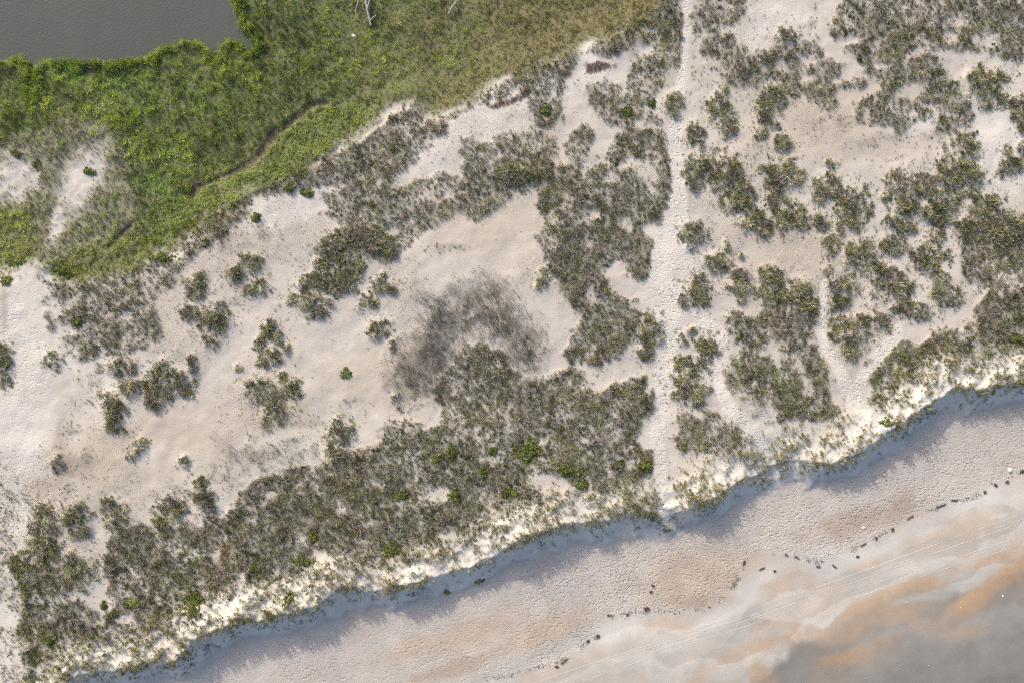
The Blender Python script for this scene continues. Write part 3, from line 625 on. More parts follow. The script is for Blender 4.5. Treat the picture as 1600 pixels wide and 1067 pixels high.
def leaf_mat(name, trans=0.3, rough=0.65, spec=0.2):
    m, nt, b = new_mat(name)
    L = nt.links
    a = node(nt, 'ShaderNodeAttribute'); a.attribute_name = 'Col'
    co = node(nt, 'ShaderNodeNewGeometry').outputs['Position']
    n = node(nt, 'ShaderNodeTexNoise'); n.inputs['Scale'].default_value = 9.0; n.inputs['Detail'].default_value = 2; L.new(co, n.inputs['Vector'])
    v = math_(nt, 'ADD', math_(nt, 'MULTIPLY', n.outputs['Fac'], 0.5), 0.75)
    mul = node(nt, 'ShaderNodeMix', data_type='RGBA', blend_type='MULTIPLY'); mul.inputs['Factor'].default_value = 1.0
    cv = node(nt, 'ShaderNodeCombineColor')
    for i in range(3): L.new(v, cv.inputs[i])
    L.new(a.outputs['Color'], mul.inputs['A']); L.new(cv.outputs[0], mul.inputs['B'])
    L.new(mul.outputs['Result'], b.inputs['Base Color']); b.inputs['Roughness'].default_value = rough; b.inputs['Specular IOR Level'].default_value = spec
    tr = node(nt, 'ShaderNodeBsdfTranslucent'); L.new(mul.outputs['Result'], tr.inputs['Color'])
    ms = node(nt, 'ShaderNodeMixShader'); ms.inputs[0].default_value = trans
    L.new(b.outputs[0], ms.inputs[1]); L.new(tr.outputs[0], ms.inputs[2])
    L.new(ms.outputs[0], nt.nodes['Material Output'].inputs['Surface'])
    return m
def plain_mat(name, rgb, rough=0.8, nscale=6.0, amp=0.5, bump=0.02):
    m, nt, b = new_mat(name); L = nt.links
    co = node(nt, 'ShaderNodeNewGeometry').outputs['Position']
    n = node(nt, 'ShaderNodeTexNoise'); n.inputs['Scale'].default_value = nscale; n.inputs['Detail'].default_value = 5; L.new(co, n.inputs['Vector'])
    r = node(nt, 'ShaderNodeMix', data_type='RGBA'); L.new(n.outputs['Fac'], r.inputs['Factor'])
    r.inputs['A'].default_value = tuple(c * (1 - amp) for c in rgb) + (1,); r.inputs['B'].default_value = tuple(min(0.9, c * (1 + amp)) for c in rgb) + (1,)
    L.new(r.outputs['Result'], b.inputs['Base Color']); b.inputs['Roughness'].default_value = rough
    bp = node(nt, 'ShaderNodeBump'); bp.inputs['Distance'].default_value = bump; L.new(n.outputs['Fac'], bp.inputs['Height']); L.new(bp.outputs[0], b.inputs['Normal'])
    return m
def water_mat(name, rgb, wave=3.5, dist=0.05):
    m, nt, b = new_mat(name); L = nt.links
    co = node(nt, 'ShaderNodeNewGeometry').outputs['Position']
    n = node(nt, 'ShaderNodeTexNoise'); n.inputs['Scale'].default_value = wave; n.inputs['Detail'].default_value = 3; L.new(co, n.inputs['Vector'])
    n2 = node(nt, 'ShaderNodeTexNoise'); n2.inputs['Scale'].default_value = 0.12; n2.inputs['Detail'].default_value = 4; L.new(co, n2.inputs['Vector'])
    r = node(nt, 'ShaderNodeMix', data_type='RGBA'); L.new(n2.outputs['Fac'], r.inputs['Factor'])
    r.inputs['A'].default_value = tuple(c * 0.9 for c in rgb) + (1,); r.inputs['B'].default_value = tuple(c * 1.1 for c in rgb) + (1,)
    L.new(r.outputs['Result'], b.inputs['Base Color'])
    b.inputs['Roughness'].default_value = 0.05; b.inputs['IOR'].default_value = 1.33
    bp = node(nt, 'ShaderNodeBump'); bp.inputs['Distance'].default_value = dist; L.new(n.outputs['Fac'], bp.inputs['Height']); L.new(bp.outputs[0], b.inputs['Normal'])
    return m
M_SAND = ground_mat()
M_LEAF = leaf_mat('dune_leaf', 0.32)
M_MARSH = leaf_mat('marsh_leaf', 0.30)
M_STEM = plain_mat('dry_stem', (0.21, 0.185, 0.155))
M_WEED = leaf_mat('seaweed', 0.05, 0.5)
M_WOOD = plain_mat('driftwood', (0.42, 0.40, 0.36), 0.85, 8.0, 0.3)
M_WATER = water_mat('pond_water', (0.083, 0.092, 0.084), 3.0, 0.035)
M_SEA = water_mat('sea_water', (0.12, 0.12, 0.10), 1.0, 0.2)
M_SHELL = plain_mat('shell', (0.62, 0.60, 0.56), 0.5, 5, 0.2)
M_TRACK = plain_mat('track_sand', (0.585, 0.555, 0.515), 0.95, 3.0, 0.15, 0.02)

# ------------------------------------------------------------------ ground, pond, sea
V = np.stack([wx(GX), wy(GY), Z], -1).reshape(-1, 3)
idx = np.arange(NX * NY).reshape(NY, NX)
Fq = np.stack([idx[1:, :-1], idx[1:, 1:], idx[:-1, 1:], idx[:-1, :-1]], -1).reshape(-1, 4)
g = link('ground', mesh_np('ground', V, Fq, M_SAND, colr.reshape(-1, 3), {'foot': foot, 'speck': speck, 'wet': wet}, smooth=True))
tag(g, 'pale dune and beach sand with footpaths, stains and litter', kind='structure')
def sheet(name, x0, x1, y0, y1, z, mat, label):
    v = [(x0, y0, z), (x1, y0, z), (x1, y1, z), (x0, y1, z)]
    o = link(name, mesh_np(name, v, [(0, 1, 2, 3)], mat)); tag(o, label, kind='structure'); return o
sheet('pond_water', wx(-3200), wx(470), wy(160), wy(3200 * -1), -1.42, M_WATER, 'still grey-green pond water at the upper left')
so = link('sea', mesh_np('sea', [(-2900, -2000, -3.9), (2900, -2000, -3.9), (2900, 300, -3.9), (-2900, -60, -3.9)], [(0, 1, 2, 3)], M_SEA)); tag(so, 'sea beyond the lower beach', kind='structure')

# ------------------------------------------------------------------ foliage builders
RNG = np.random.default_rng(7)
LEAN0 = (0.08, -0.12)
def blades(pos, h, col, nb, w, tilt=(0.15, 1.1), r0=0.08, lean=(0, 0), cvar=0.22, seed=0, zoff=0.0):
    """n tufts x nb kite-shaped bent blades -> verts, faces, colours"""
    rng = np.random.default_rng(seed)
    n = len(pos); N = n * nb
    P = np.repeat(pos, nb, 0); H = np.repeat(h, nb) * rng.uniform(0.55, 1.15, N); Cc = np.repeat(col, nb, 0)
    az = rng.uniform(0, 2 * np.pi, N); t = rng.uniform(tilt[0], tilt[1], N)
    rr = r0 * np.sqrt(rng.uniform(0, 1, N))
    ca, sa = np.cos(az), np.sin(az)
    base = P + np.stack([ca * rr, sa * rr, np.full(N, zoff)], 1)
    t1, t2 = t * 0.65, t * 1.3
    lx, ly = lean
    if not np.isscalar(lx): lx = np.repeat(lx, nb); ly = np.repeat(ly, nb)
    mid = base + np.stack([ca * np.sin(t1) + lx * 0.5, sa * np.sin(t1) + ly * 0.5, np.cos(t1)], 1) * (H * 0.5)[:, None]
    tip = mid + np.stack([ca * np.sin(t2) + lx, sa * np.sin(t2) + ly, np.cos(t2)], 1) * (H * 0.5)[:, None]
    ww = (w * rng.uniform(0.6, 1.3, N))[:, None] * 0.5
    tw = rng.uniform(-0.7, 0.7, N)
    side = np.stack([-sa, ca, tw], 1) * ww
    Vv = np.stack([base, mid - side, mid + side, tip], 1).reshape(-1, 3)
    b = np.arange(N) * 4
    Ff = np.stack([np.stack([b, b + 2, b + 1], 1), np.stack([b + 1, b + 2, b + 3], 1)], 1).reshape(-1, 3)
    cj = Cc * (1 + cvar * rng.normal(0, 1, (N, 1))) * (1 + 0.05 * rng.normal(0, 1, (N, 3)))
    cj = np.clip(cj, 0.01, 0.8)
    return Vv, Ff, np.repeat(cj, 4, 0)
def crown(x, y, sp, seed):
    """nearest jittered crown centre: offset (map units), distance, random id"""
    gx = np.floor(x / sp); gy = np.floor(y / sp)
    bd = np.full(x.shape, 1e9); bx_ = np.zeros(x.shape); by_ = np.zeros(x.shape); bid = np.zeros(x.shape)
    for i in (-1, 0, 1):
        for j in (-1, 0, 1):
            cx = (gx + i + 0.1 + 0.8 * _hash(gx + i, gy + j, seed)) * sp; cy = (gy + j + 0.1 + 0.8 * _hash(gx + i, gy + j, seed + 7)) * sp
            d = np.hypot(x - cx, y - cy); m = d < bd
            bd = np.where(m, d, bd); bx_ = np.where(m, x - cx, bx_); by_ = np.where(m, y - cy, by_); bid = np.where(m, _hash(gx + i, gy + j, seed + 13), bid)
    return bx_, by_, bd, bid
def crowned(x, y, sp, seed, k=0.55, base=LEAN0):
    dx, dy, d, cid = crown(x, y, sp, seed)
    dome = np.clip(1.15 - (d / (0.62 * sp)) ** 2 * 0.55, 0.35, 1.2) * (0.72 + 0.56 * cid)
    return (base[0] + k * dx / sp * 1.6, base[1] - k * dy / sp * 1.6), dome, cid
def leaves(pos, size, col, nb, spread, hmax, seed=0, flat=0.5, cvar=0.2):
    """n plants x nb rounded leaves (hexagon halves) held over the ground"""
    rng = np.random.default_rng(seed)
    n = len(pos); N = n * nb
    P = np.repeat(pos, nb, 0); s = np.repeat(size, nb) * rng.uniform(0.6, 1.25, N); Cc = np.repeat(col, nb, 0)
    sp = np.repeat(spread, nb); hm = np.repeat(hmax, nb)
    az = rng.uniform(0, 2 * np.pi, N); rad = np.sqrt(rng.uniform(0, 1, N))
    zz = hm * (0.25 + 0.75 * rng.uniform(0, 1, N)) * (1 - 0.6 * rad ** 2)
    c = P + np.stack([np.cos(az) * rad * sp, np.sin(az) * rad * sp, zz], 1)
    nx, ny = rng.normal(0, flat, N), rng.normal(0, flat, N)
    a2 = rng.uniform(0, 2 * np.pi, N)
    u = np.stack([np.cos(a2), np.sin(a2), -(nx * np.cos(a2) + ny * np.sin(a2))], 1)
    v = np.stack([-np.sin(a2), np.cos(a2), -(-nx * np.sin(a2) + ny * np.cos(a2))], 1)
    ss = s[:, None] * 0.5
    Vv = np.stack([c - u * ss, c - v * ss * 0.8, c + u * ss, c + v * ss * 0.8], 1).reshape(-1, 3)
    b = np.arange(N) * 4
    Ff = np.stack([np.stack([b, b + 1, b + 2], 1), np.stack([b, b + 2, b + 3], 1)], 1).reshape(-1, 3)
    cj = np.clip(Cc * (1 + cvar * rng.normal(0, 1, (N, 1))), 0.01, 0.8)
    return Vv, Ff, np.repeat(cj, 4, 0)
def merge(parts):
    vs_, fs_, cs_ = [], [], []; k = 0
    for v, f, c in parts:
        vs_.append(v); fs_.append(f + k); cs_.append(c); k += len(v)
    return np.concatenate(vs_), np.concatenate(fs_), np.concatenate(cs_)
def pick(F, dens, seed, box=(GX0 + 10, GX1 - 10, GY0 + 10, GY1 - 10)):
    """random points with probability F, dens per square metre"""
    rng = np.random.default_rng(seed)
    n = int((box[1] - box[0]) * (box[3] - box[2]) * S * S * dens)
    x = rng.uniform(box[0], box[1], n); y = rng.uniform(box[2], box[3], n)
    k = look(F, x, y) > rng.uniform(0, 1, n)
    return x[k], y[k]
def pal(x, y, cols, wts, seed, patch=14):
    """patchy choice between colours"""
    rng = np.random.default_rng(seed)
    n = len(x)
    t = 0.5 + 0.5 * fbm(x, y, patch, seed + 5, 3) + rng.normal(0, 0.22, n)
    t = np.clip(t, 0, 0.9999)
    cum = np.cumsum(np.array(wts) / sum(wts))
    i = np.clip(np.searchsorted(cum, t), 0, len(cols) - 1)
    return np.array(cols)[i]
def P3(x, y, dz=0.0): return np.stack([wx(x), wy(y), zat(x, y) + dz], 1)

OLIVE = [(0.115, 0.115, 0.058), (0.195, 0.19, 0.103), (0.30, 0.28, 0.172), (0.43, 0.395, 0.275)]
LEAN = (0.10, -0.16)

def stuff(name, parts, mat, label):
    v, f, c = merge(parts)
    o = link(name, mesh_np(name, v, f, mat, c)); tag(o, label, kind='stuff')
    return o
# --- closed dune grass
x, y = pick(D * np.clip(1.0 + 0.6 * W2 + 0.40 * W1, 0.15, 1), 11.0, 101)
hh = (0.42 + 0.16 * fbm(x, y, 11, 77, 3)) * np.clip(0.55 + 0.5 * look(D, x, y), 0.5, 1.1)
c = pal(x, y, OLIVE, (3.0, 4, 3.0, 1.4), 5) * (0.80 + 0.26 * fbm(x, y, 26, 95, 3))[:, None] * np.array((0.975, 1.0, 0.88)) * (1 + 0.10 * fbm(x, y, 50, 96, 2)[:, None] * np.array((1.0, 0.0, -0.6)))
ln_, dome, cid = crowned(x, y, 9.0, 201)
hh = hh * dome
c = c * (0.70 + 0.52 * cid)[:, None]
dead = (cid > 0.86)[:, None]
c = np.where(dead, np.array((0.30, 0.27, 0.22)) * (0.7 + 0.5 * RNG.uniform(0, 1, (len(x), 1))), c)
gz = (0.45 * sstep(-0.1, 0.8, fbm(x, y, 60, 71, 3) + 0.6 * np.exp(-((x - 790) / 160) ** 2 - ((y - 710) / 70) ** 2) + 0.5 * np.exp(-((x - 1450) / 150) ** 2 - ((y - 570) / 50) ** 2)))[:, None]
c = c * (1 - gz) + gz * c * np.array((0.98, 1.12, 0.5))
kb = np.mod(cid * 5.1, 1.0) < 0.28
stuff('dune_grass', [blades(P3(x, y)[~kb], np.clip(hh, 0.15, 0.9)[~kb], c[~kb], 9, 0.08, seed=1, lean=(ln_[0][~kb], ln_[1][~kb]), r0=0.18),
      leaves(P3(x, y)[kb], np.full(kb.sum(), 0.115), c[kb], 11, np.full(kb.sum(), 0.22), np.clip(hh, 0.15, 0.9)[kb] * 0.8, seed=61, flat=0.7)], M_LEAF,
      'grey-green dune grass covering the broad beds between the bare sand')
# --- scattered low growth
x, y = pick(SP * np.clip(0.45 + 0.7 * W2 + 0.3 * W1, 0, 1), 3.2, 102)
c = pal(x, y, OLIVE, (2, 3, 3, 2.5), 6)
parts = [blades(P3(x, y), RNG.uniform(0.12, 0.34, len(x)), c, 8, 0.06, tilt=(0.3, 1.3), seed=2, lean=LEAN)]
x, y = pick(speck * (1 - B) * np.clip(0.35 + 0.8 * W1, 0, 1), 0.6, 103)
c = pal(x, y, [(0.10, 0.085, 0.06), (0.16, 0.13, 0.09)], (1, 1), 8)
parts.append(blades(P3(x, y), RNG.uniform(0.08, 0.22, len(x)), c, 5, 0.06, tilt=(0.5, 1.4), seed=3))
stuff('scattered_sprigs', parts, M_LEAF, 'low dry sprigs scattered thinly over the sand flats')
# --- dune edge sea oats
EDGE = sstep(-6.8, -3.0, dsea) * sstep(1.6, 0.2, dsea) * (1 - F_path) * np.clip(0.6 + 0.8 * W2 + 0.3 * W1, 0, 1)
x, y = pick(EDGE, 6.0, 104)
c = pal(x, y, [(0.17, 0.175, 0.06), (0.28, 0.265, 0.11), (0.42, 0.39, 0.21), (0.12, 0.13, 0.05)], (1.6, 3, 2.6, 1.0), 9)
parts = [blades(P3(x, y), RNG.uniform(0.35, 0.9, len(x)), c, 9, 0.075, tilt=(0.1, 0.95), seed=4, lean=LEAN)]
TALL = np.exp(-((dsea + 0.2) / 0.9) ** 2) * (1 - F_path) * sstep(-0.4, 0.5, W1 + 0.4 * W2)
x, y = pick(TALL, 9.0, 115)
c = pal(x, y, [(0.20, 0.19, 0.09), (0.32, 0.29, 0.16)], (1, 1), 19)
parts.append(blades(P3(x, y), RNG.uniform(0.8, 1.5, len(x)), c, 6, 0.055, tilt=(0.02, 0.45), seed=33))
SLOPE = sstep(0.2, 0.8, dsea) * sstep(3.8, 2.2, dsea + 0.5 * W1) * sstep(-0.3, 0.6, W2 + 0.5 * W1)
x, y = pick(SLOPE, 8.0, 105)
c = pal(x, y, [(0.10, 0.12, 0.045), (0.18, 0.18, 0.08), (0.28, 0.26, 0.14)], (1.4, 2, 2), 10)
parts.append(blades(P3(x, y), RNG.uniform(0.2, 0.5, len(x)), c, 8, 0.05, tilt=(0.2, 1.1), seed=5))
FL = F_left * sstep(0.5, -1, dsea) * np.clip(0.3 + 0.8 * W2 + 0.3 * W1, 0, 1)
x, y = pick(FL, 6, 106)
c = pal(x, y, [(0.14, 0.14, 0.06), (0.22, 0.21, 0.11), (0.30, 0.28, 0.17)], (2, 2, 1), 11)
parts.append(blades(P3(x, y), RNG.uniform(0.25, 0.5, len(x)), c, 8, 0.06, tilt=(0.1, 1.0), seed=6))
stuff('sea_oats', parts, M_LEAF, 'yellowish sea oats thinly fringing the white dune edge above the beach')
# --- dry stems on the dark patch
x, y = pick(np.maximum(ST * np.clip(0.75 + 0.4 * W1, 0.2, 1), 0.5 * ST2 * np.clip(0.5 + 0.6 * W2, 0, 1)), 20.0, 107)
c = pal(x, y, [(0.11, 0.10, 0.08), (0.17, 0.155, 0.125), (0.26, 0.24, 0.19)], (2, 2, 1), 12)
stuff('dry_stems', [blades(P3(x, y), RNG.uniform(0.3, 0.65, len(x)), c, 4, 0.05, tilt=(0.05, 1.0), seed=7, r0=0.16)], M_LEAF, 'thin dark dry stems standing on the dark patch of the middle flat')
# --- marsh grass
GRN = [(0.13, 0.175, 0.045), (0.23, 0.31, 0.055), (0.34, 0.45, 0.07), (0.44, 0.55, 0.11)]
x, y = pick(MD * (1 - 0.85 * F_lime), 8.4, 108)
bright = np.clip(0.55 - (x - 300) / 1400 + 0.25 * fbm(x, y, 70, 55, 3), 0, 1)
c = pal(x, y, GRN, (3, 4, 3, 1.5), 13, 24) * (1 + 0.38 * fbm(x, y, 45, 93, 3))[:, None]
c = c * (1 + 0.12 * fbm(x, y, 80, 94, 2)[:, None] * np.array((1.0, -0.2, -1.2)))
dull = np.array((0.27, 0.245, 0.11))
f = np.clip(np.maximum(sstep(450, 950, x + 160 * fbm(x, y, 60, 66, 3)), np.maximum(sstep(110, 40, x) * sstep(300, 330, y), 0.8 * sstep(330, 120, x) * sstep(340, 400, y))), 0, 0.8)[:, None]
c = c * (1 - f) + f * (dull * (0.7 + 0.6 * RNG.uniform(0, 1, (len(x), 1))) + 0.25 * c)
STRAW = np.maximum.reduce([line([(305, 275, 3), (275, 286, 4), (245, 302, 3), (225, 328, 4), (205, 345, 5), (190, 352, 3)], 3, 3), line([(620, 172, 3), (595, 200, 4), (560, 228, 4), (545, 234, 3)], 3, 3),
      line([(440, 266, 4), (470, 258, 5), (500, 250, 5), (520, 245, 3)], 4, 4), line([(165, 402, 4), (195, 385, 3)], 3, 3), line([(290, 320, 3), (270, 335, 3), (250, 342, 2)], 3, 3),
      0.8 * line([(1030, 5, 6), (970, 16, 8), (930, 22, 8), (880, 45, 6), (840, 60, 6)], 8, 8), 0.8 * line([(800, 75, 5), (770, 95, 8), (745, 120, 6)], 8, 8), 0.5 * line([(840, 45, 10), (800, 30, 10)], 10, 8)])
g_ = look(STRAW, x, y)
yel = np.array((0.25, 0.225, 0.075)); tanc = np.array((0.34, 0.30, 0.19))
sc = np.where((x > 700)[:, None], yel[None], tanc[None])
c = np.where((RNG.uniform(0, 1, len(x)) < g_ * 0.8)[:, None], sc, c)
br = np.where(RNG.uniform(0, 1, len(x)) < 0.06 + 0.2 * sstep(0.2, 0.9, fbm(x, y, 40, 91, 3)), 1, 0)[:, None]
c = c * (1 - 0.5 * br) + 0.5 * br * np.array((0.17, 0.12, 0.075))
e_ = look(MD_edge, x, y)
tall = sstep(700, 300, x)
c = c * (1.0 + 0.34 * sstep(360, 60, x))[:, None]
ang = 2.6 * fbm(x, y, 46, 140, 3) - 1.0
mag = 0.25 + 0.55 * sstep(0.0, 0.8, fbm(x, y, 38, 141, 3))
mlean = (mag * np.cos(ang), mag * np.sin(ang))
_, mdome, mid_ = crowned(x, y, 8.0, 260)
c = c * (0.74 + 0.5 * mid_)[:, None]
pz = sstep(0.15, 0.9, fbm(x, y, 75, 142, 3))[:, None]
c = c * (1 - 0.55 * pz) + 0.55 * pz * np.array((0.14, 0.175, 0.065))
rim = sstep(3.2, 0.3, look(sd_marsh, x, y) + 0.8 * fbm(x, y, 30, 143, 3))[:, None] * (x > 480)[:, None]
c = c * (1 - 0.6 * rim) + 0.6 * rim * np.array((0.25, 0.225, 0.11)) * (0.6 + 0.8 * RNG.uniform(0, 1, (len(x), 1)))
hh = mdome * (0.36 + 0.28 * tall) * (0.85 + 0.5 * fbm(x, y, 14, 88, 3)) * (1 + 0.3 * e_)
RIM = sstep(-1.7, -0.6, sd_pond + 0.3 * W1) * sstep(0.35, 0.05, sd_pond) * np.clip(0.75 + 0.6 * W1, 0.15, 1)
rx_, ry_ = pick(RIM, 11.0, 118)
rc = pal(rx_, ry_, [(0.20, 0.26, 0.07), (0.32, 0.41, 0.09), (0.45, 0.54, 0.13)], (1, 2, 1.5), 21, 16)
reeds = blades(P3(rx_, ry_), RNG.uniform(0.55, 1.15, len(rx_)), rc, 12, 0.075, tilt=(0.05, 0.7), seed=34, r0=0.2)
stuff('marsh_grass', [blades(P3(x, y), np.clip(hh, 0.12, 1.5), c, 12, 0.052, tilt=(0.1, 0.9), seed=8, lean=mlean, r0=0.16), reeds], M_MARSH, 'dense green marsh grass between the pond and the dunes')
# --- broad-leaved ground cover on the old drift ridge
x, y = pick(F_lime * MD * np.clip(0.75 + 0.5 * W2, 0.1, 1), 9.0, 109)
c = pal(x, y, [(0.16, 0.22, 0.05), (0.26, 0.34, 0.065), (0.36, 0.46, 0.085), (0.44, 0.53, 0.12)], (2, 3, 3, 1.2), 14, 20)
f = (0.75 * sstep(330, 120, x))[:, None]
c = c * (1 - f) + f * (np.array((0.24, 0.23, 0.09)) * 0.7 + 0.3 * c)
parts = [leaves(P3(x, y), np.full(len(x), 0.16), c * 0.88, 11, np.full(len(x), 0.26), np.full(len(x), 0.35), seed=9)]
g_ = look(STRAW, x, y); k = RNG.uniform(0, 1, len(x)) < 0.12 + 0.8 * g_
parts.append(blades(P3(x[k], y[k]), RNG.uniform(0.3, 0.6, k.sum()), np.tile((0.30, 0.27, 0.16), (k.sum(), 1)), 8, 0.06, tilt=(0.5, 1.4), seed=10))
stuff('pennywort_cover', parts, M_MARSH, 'bright lime-green broad-leaved ground cover along the marsh drift ridge')
# --- thin grass on the bare pan inside the marsh
x, y = pick(F_msand * (1 - F_pan) * np.clip(0.7 + 0.5 * W2, 0, 1), 9.0, 110)
c = pal(x, y, [(0.13, 0.13, 0.06), (0.20, 0.20, 0.09), (0.28, 0.26, 0.16)], (2, 2, 1), 15)
stuff('thin_marsh_grass', [blades(P3(x, y), RNG.uniform(0.2, 0.5, len(x)), c, 7, 0.05, tilt=(0.3, 1.1), seed=11, lean=(0.5 * np.cos(2.5 * fbm(x, y, 40, 145, 2) - 0.6), 0.5 * np.sin(2.5 * fbm(x, y, 40, 145, 2) - 0.6)))], M_LEAF, 'thin wind-combed grass round the bare pan at the left')

# ------------------------------------------------------------------ dune shrubs: each one a thing with foliage and stems
def tubes(segs, r0, r1, sides=4):
    vs_, fs_ = [], []
    for (p, q) in segs:
        p = Vector(p); q = Vector(q); d = (q - p).normalized()
        a = d.orthogonal().normalized(); b = d.cross(a)
        k = len(vs_)
        for (cen, r) in ((p, r0), (q, r1)):
            for i in range(sides):
                t = 2 * math.pi * i / sides
                vs_.append(cen + (a * math.cos(t) + b * math.sin(t)) * r)
        for i in range(sides):
            j = (i + 1) % sides
            fs_.append((k + i, k + j, k + sides + j)); fs_.append((k + i, k + sides + j, k + sides + i))
    return np.array([tuple(v) for v in vs_]), np.array(fs_)
def ell_points(es, dens, rng, wob=0.35, seed=0):
    xs_, ys_, rs_ = [], [], []
    x0 = min(e[0] - e[2] * 1.5 for e in es); x1 = max(e[0] + e[2] * 1.5 for e in es)
    y0 = min(e[1] - e[3] * 1.5 for e in es); y1 = max(e[1] + e[3] * 1.5 for e in es)
    n = max(8, int((x1 - x0) * (y1 - y0) * S * S * dens))
    x = rng.uniform(x0, x1, n); y = rng.uniform(y0, y1, n)
    r = np.full(n, 9.0)
    for e in es:
        r = np.minimum(r, np.sqrt(((x - e[0]) / e[2]) ** 2 + ((y - e[1]) / e[3]) ** 2))
    r = r + wob * fbm(x, y, 11, 400 + seed, 3) + 0.18 * fbm(x, y, 4.5, 500 + seed, 2)
    k = r < 1.0 + 0.12 * rng.normal(0, 1, n)
    return x[k], y[k], np.clip(r[k], 0, 1.2)
for ci, (lab, es) in enumerate(clump_e):
    rng = np.random.default_rng(900 + ci)
    x, y, r = ell_points(es, 11, rng, 0.5, ci)
    if len(x) < 4:
        x, y, r = ell_points(es, 60, rng, 0.1, ci)
    cx, cy = float(np.mean(x)), float(np.mean(y))
    loc = np.array([float(wx(cx)), float(wy(cy)), float(zat(np.array([cx]), np.array([cy]))[0])])
    big = min(1.0, 0.55 + 0.5 * math.sqrt(len(x) / 260.0))
    h = (0.34 + 0.46 * np.clip(1.1 - r, 0, 1) ** 0.6) * (1 + 0.42 * fbm(x, y, 7, 60 + ci, 2)) * big
    c = pal(x, y, OLIVE, (2.6, 3.6, 3.0, 2.0), 30 + ci, 9) * (1.22 + 0.25 * fbm(x, y, 16, 97, 3))[:, None] * np.array((0.95, 0.99, 0.96))
    ln_, dome, cid = crowned(x, y, 10.0, 230 + ci, 0.6)
    h = h * dome
    c = c * (0.72 + 0.5 * cid)[:, None]
    hue = np.array([(1.0, 1.0, 1.0), (0.95, 1.0, 0.93), (1.04, 1.0, 0.94), (0.97, 0.99, 1.06)])[(cid * 3.999).astype(int)]
    c = c * hue
    dead = (np.mod(cid * 7.3, 1.0) > 0.84)[:, None]
    c = np.where(dead, np.array((0.27, 0.245, 0.21)) * (0.6 + 0.6 * rng.uniform(0, 1, (len(x), 1))), c)
    root = bpy.data.objects.new('dune_shrub', None); COL.objects.link(root); root.location = loc
    root.empty_display_size = 0.3
    tag(root, lab, 'shrub', 'shrubs dotted over the dune sand')
    kb = np.mod(cid * 3.7, 1.0) < 0.36
    pos = P3(x, y) - loc; hc = np.clip(h, 0.12, 1.1)
    v, f, cc = merge([blades(pos[~kb], hc[~kb], c[~kb], 14, 0.075, seed=1000 + ci, lean=(ln_[0][~kb], ln_[1][~kb]), r0=0.17, tilt=(0.15, 1.3)),
                      leaves(pos[kb], np.full(kb.sum(), 0.12), c[kb], 15, np.full(kb.sum(), 0.21), hc[kb] * 0.85, seed=1500 + ci, flat=0.75)])
    # wispy seedlings and runners round the rim
    big_e = [(e[0], e[1], e[2] * 1.35 + 3, e[3] * 1.35 + 3) for e in es]
    x2, y2, r2 = ell_points(big_e, 2.4, rng, 0.6, 77 + ci)
    if len(x2) > 2:
        v2, f2, c2 = blades(P3(x2, y2) - loc, rng.uniform(0.1, 0.26, len(x2)), pal(x2, y2, OLIVE, (2, 3, 2, 1), 40 + ci, 9), 7, 0.06, seed=2000 + ci, tilt=(0.5, 1.4))
        v, f, cc = merge([(v, f, cc), (v2, f2, c2)])
    link('foliage', mesh_np('foliage', v, f, M_LEAF, cc), root)
    k = rng.permutation(len(x))[:max(4, len(x) // 5)]
    segs = []
    for i in k:
        b = P3(x[i:i + 1], y[i:i + 1])[0] - loc
        a = rng.uniform(0, 2 * math.pi); hh = float(h[i]) * rng.uniform(0.8, 1.3); s_ = rng.uniform(0.15, 0.75)
        segs.append((b - np.array([0, 0, 0.03]), b + np.array([math.cos(a) * s_, math.sin(a) * s_, hh])))
    v, f = tubes(segs, 0.022, 0.008, 3)
    link('stems', mesh_np('stems', v, f, M_STEM), root)['kind'] = 'stuff'

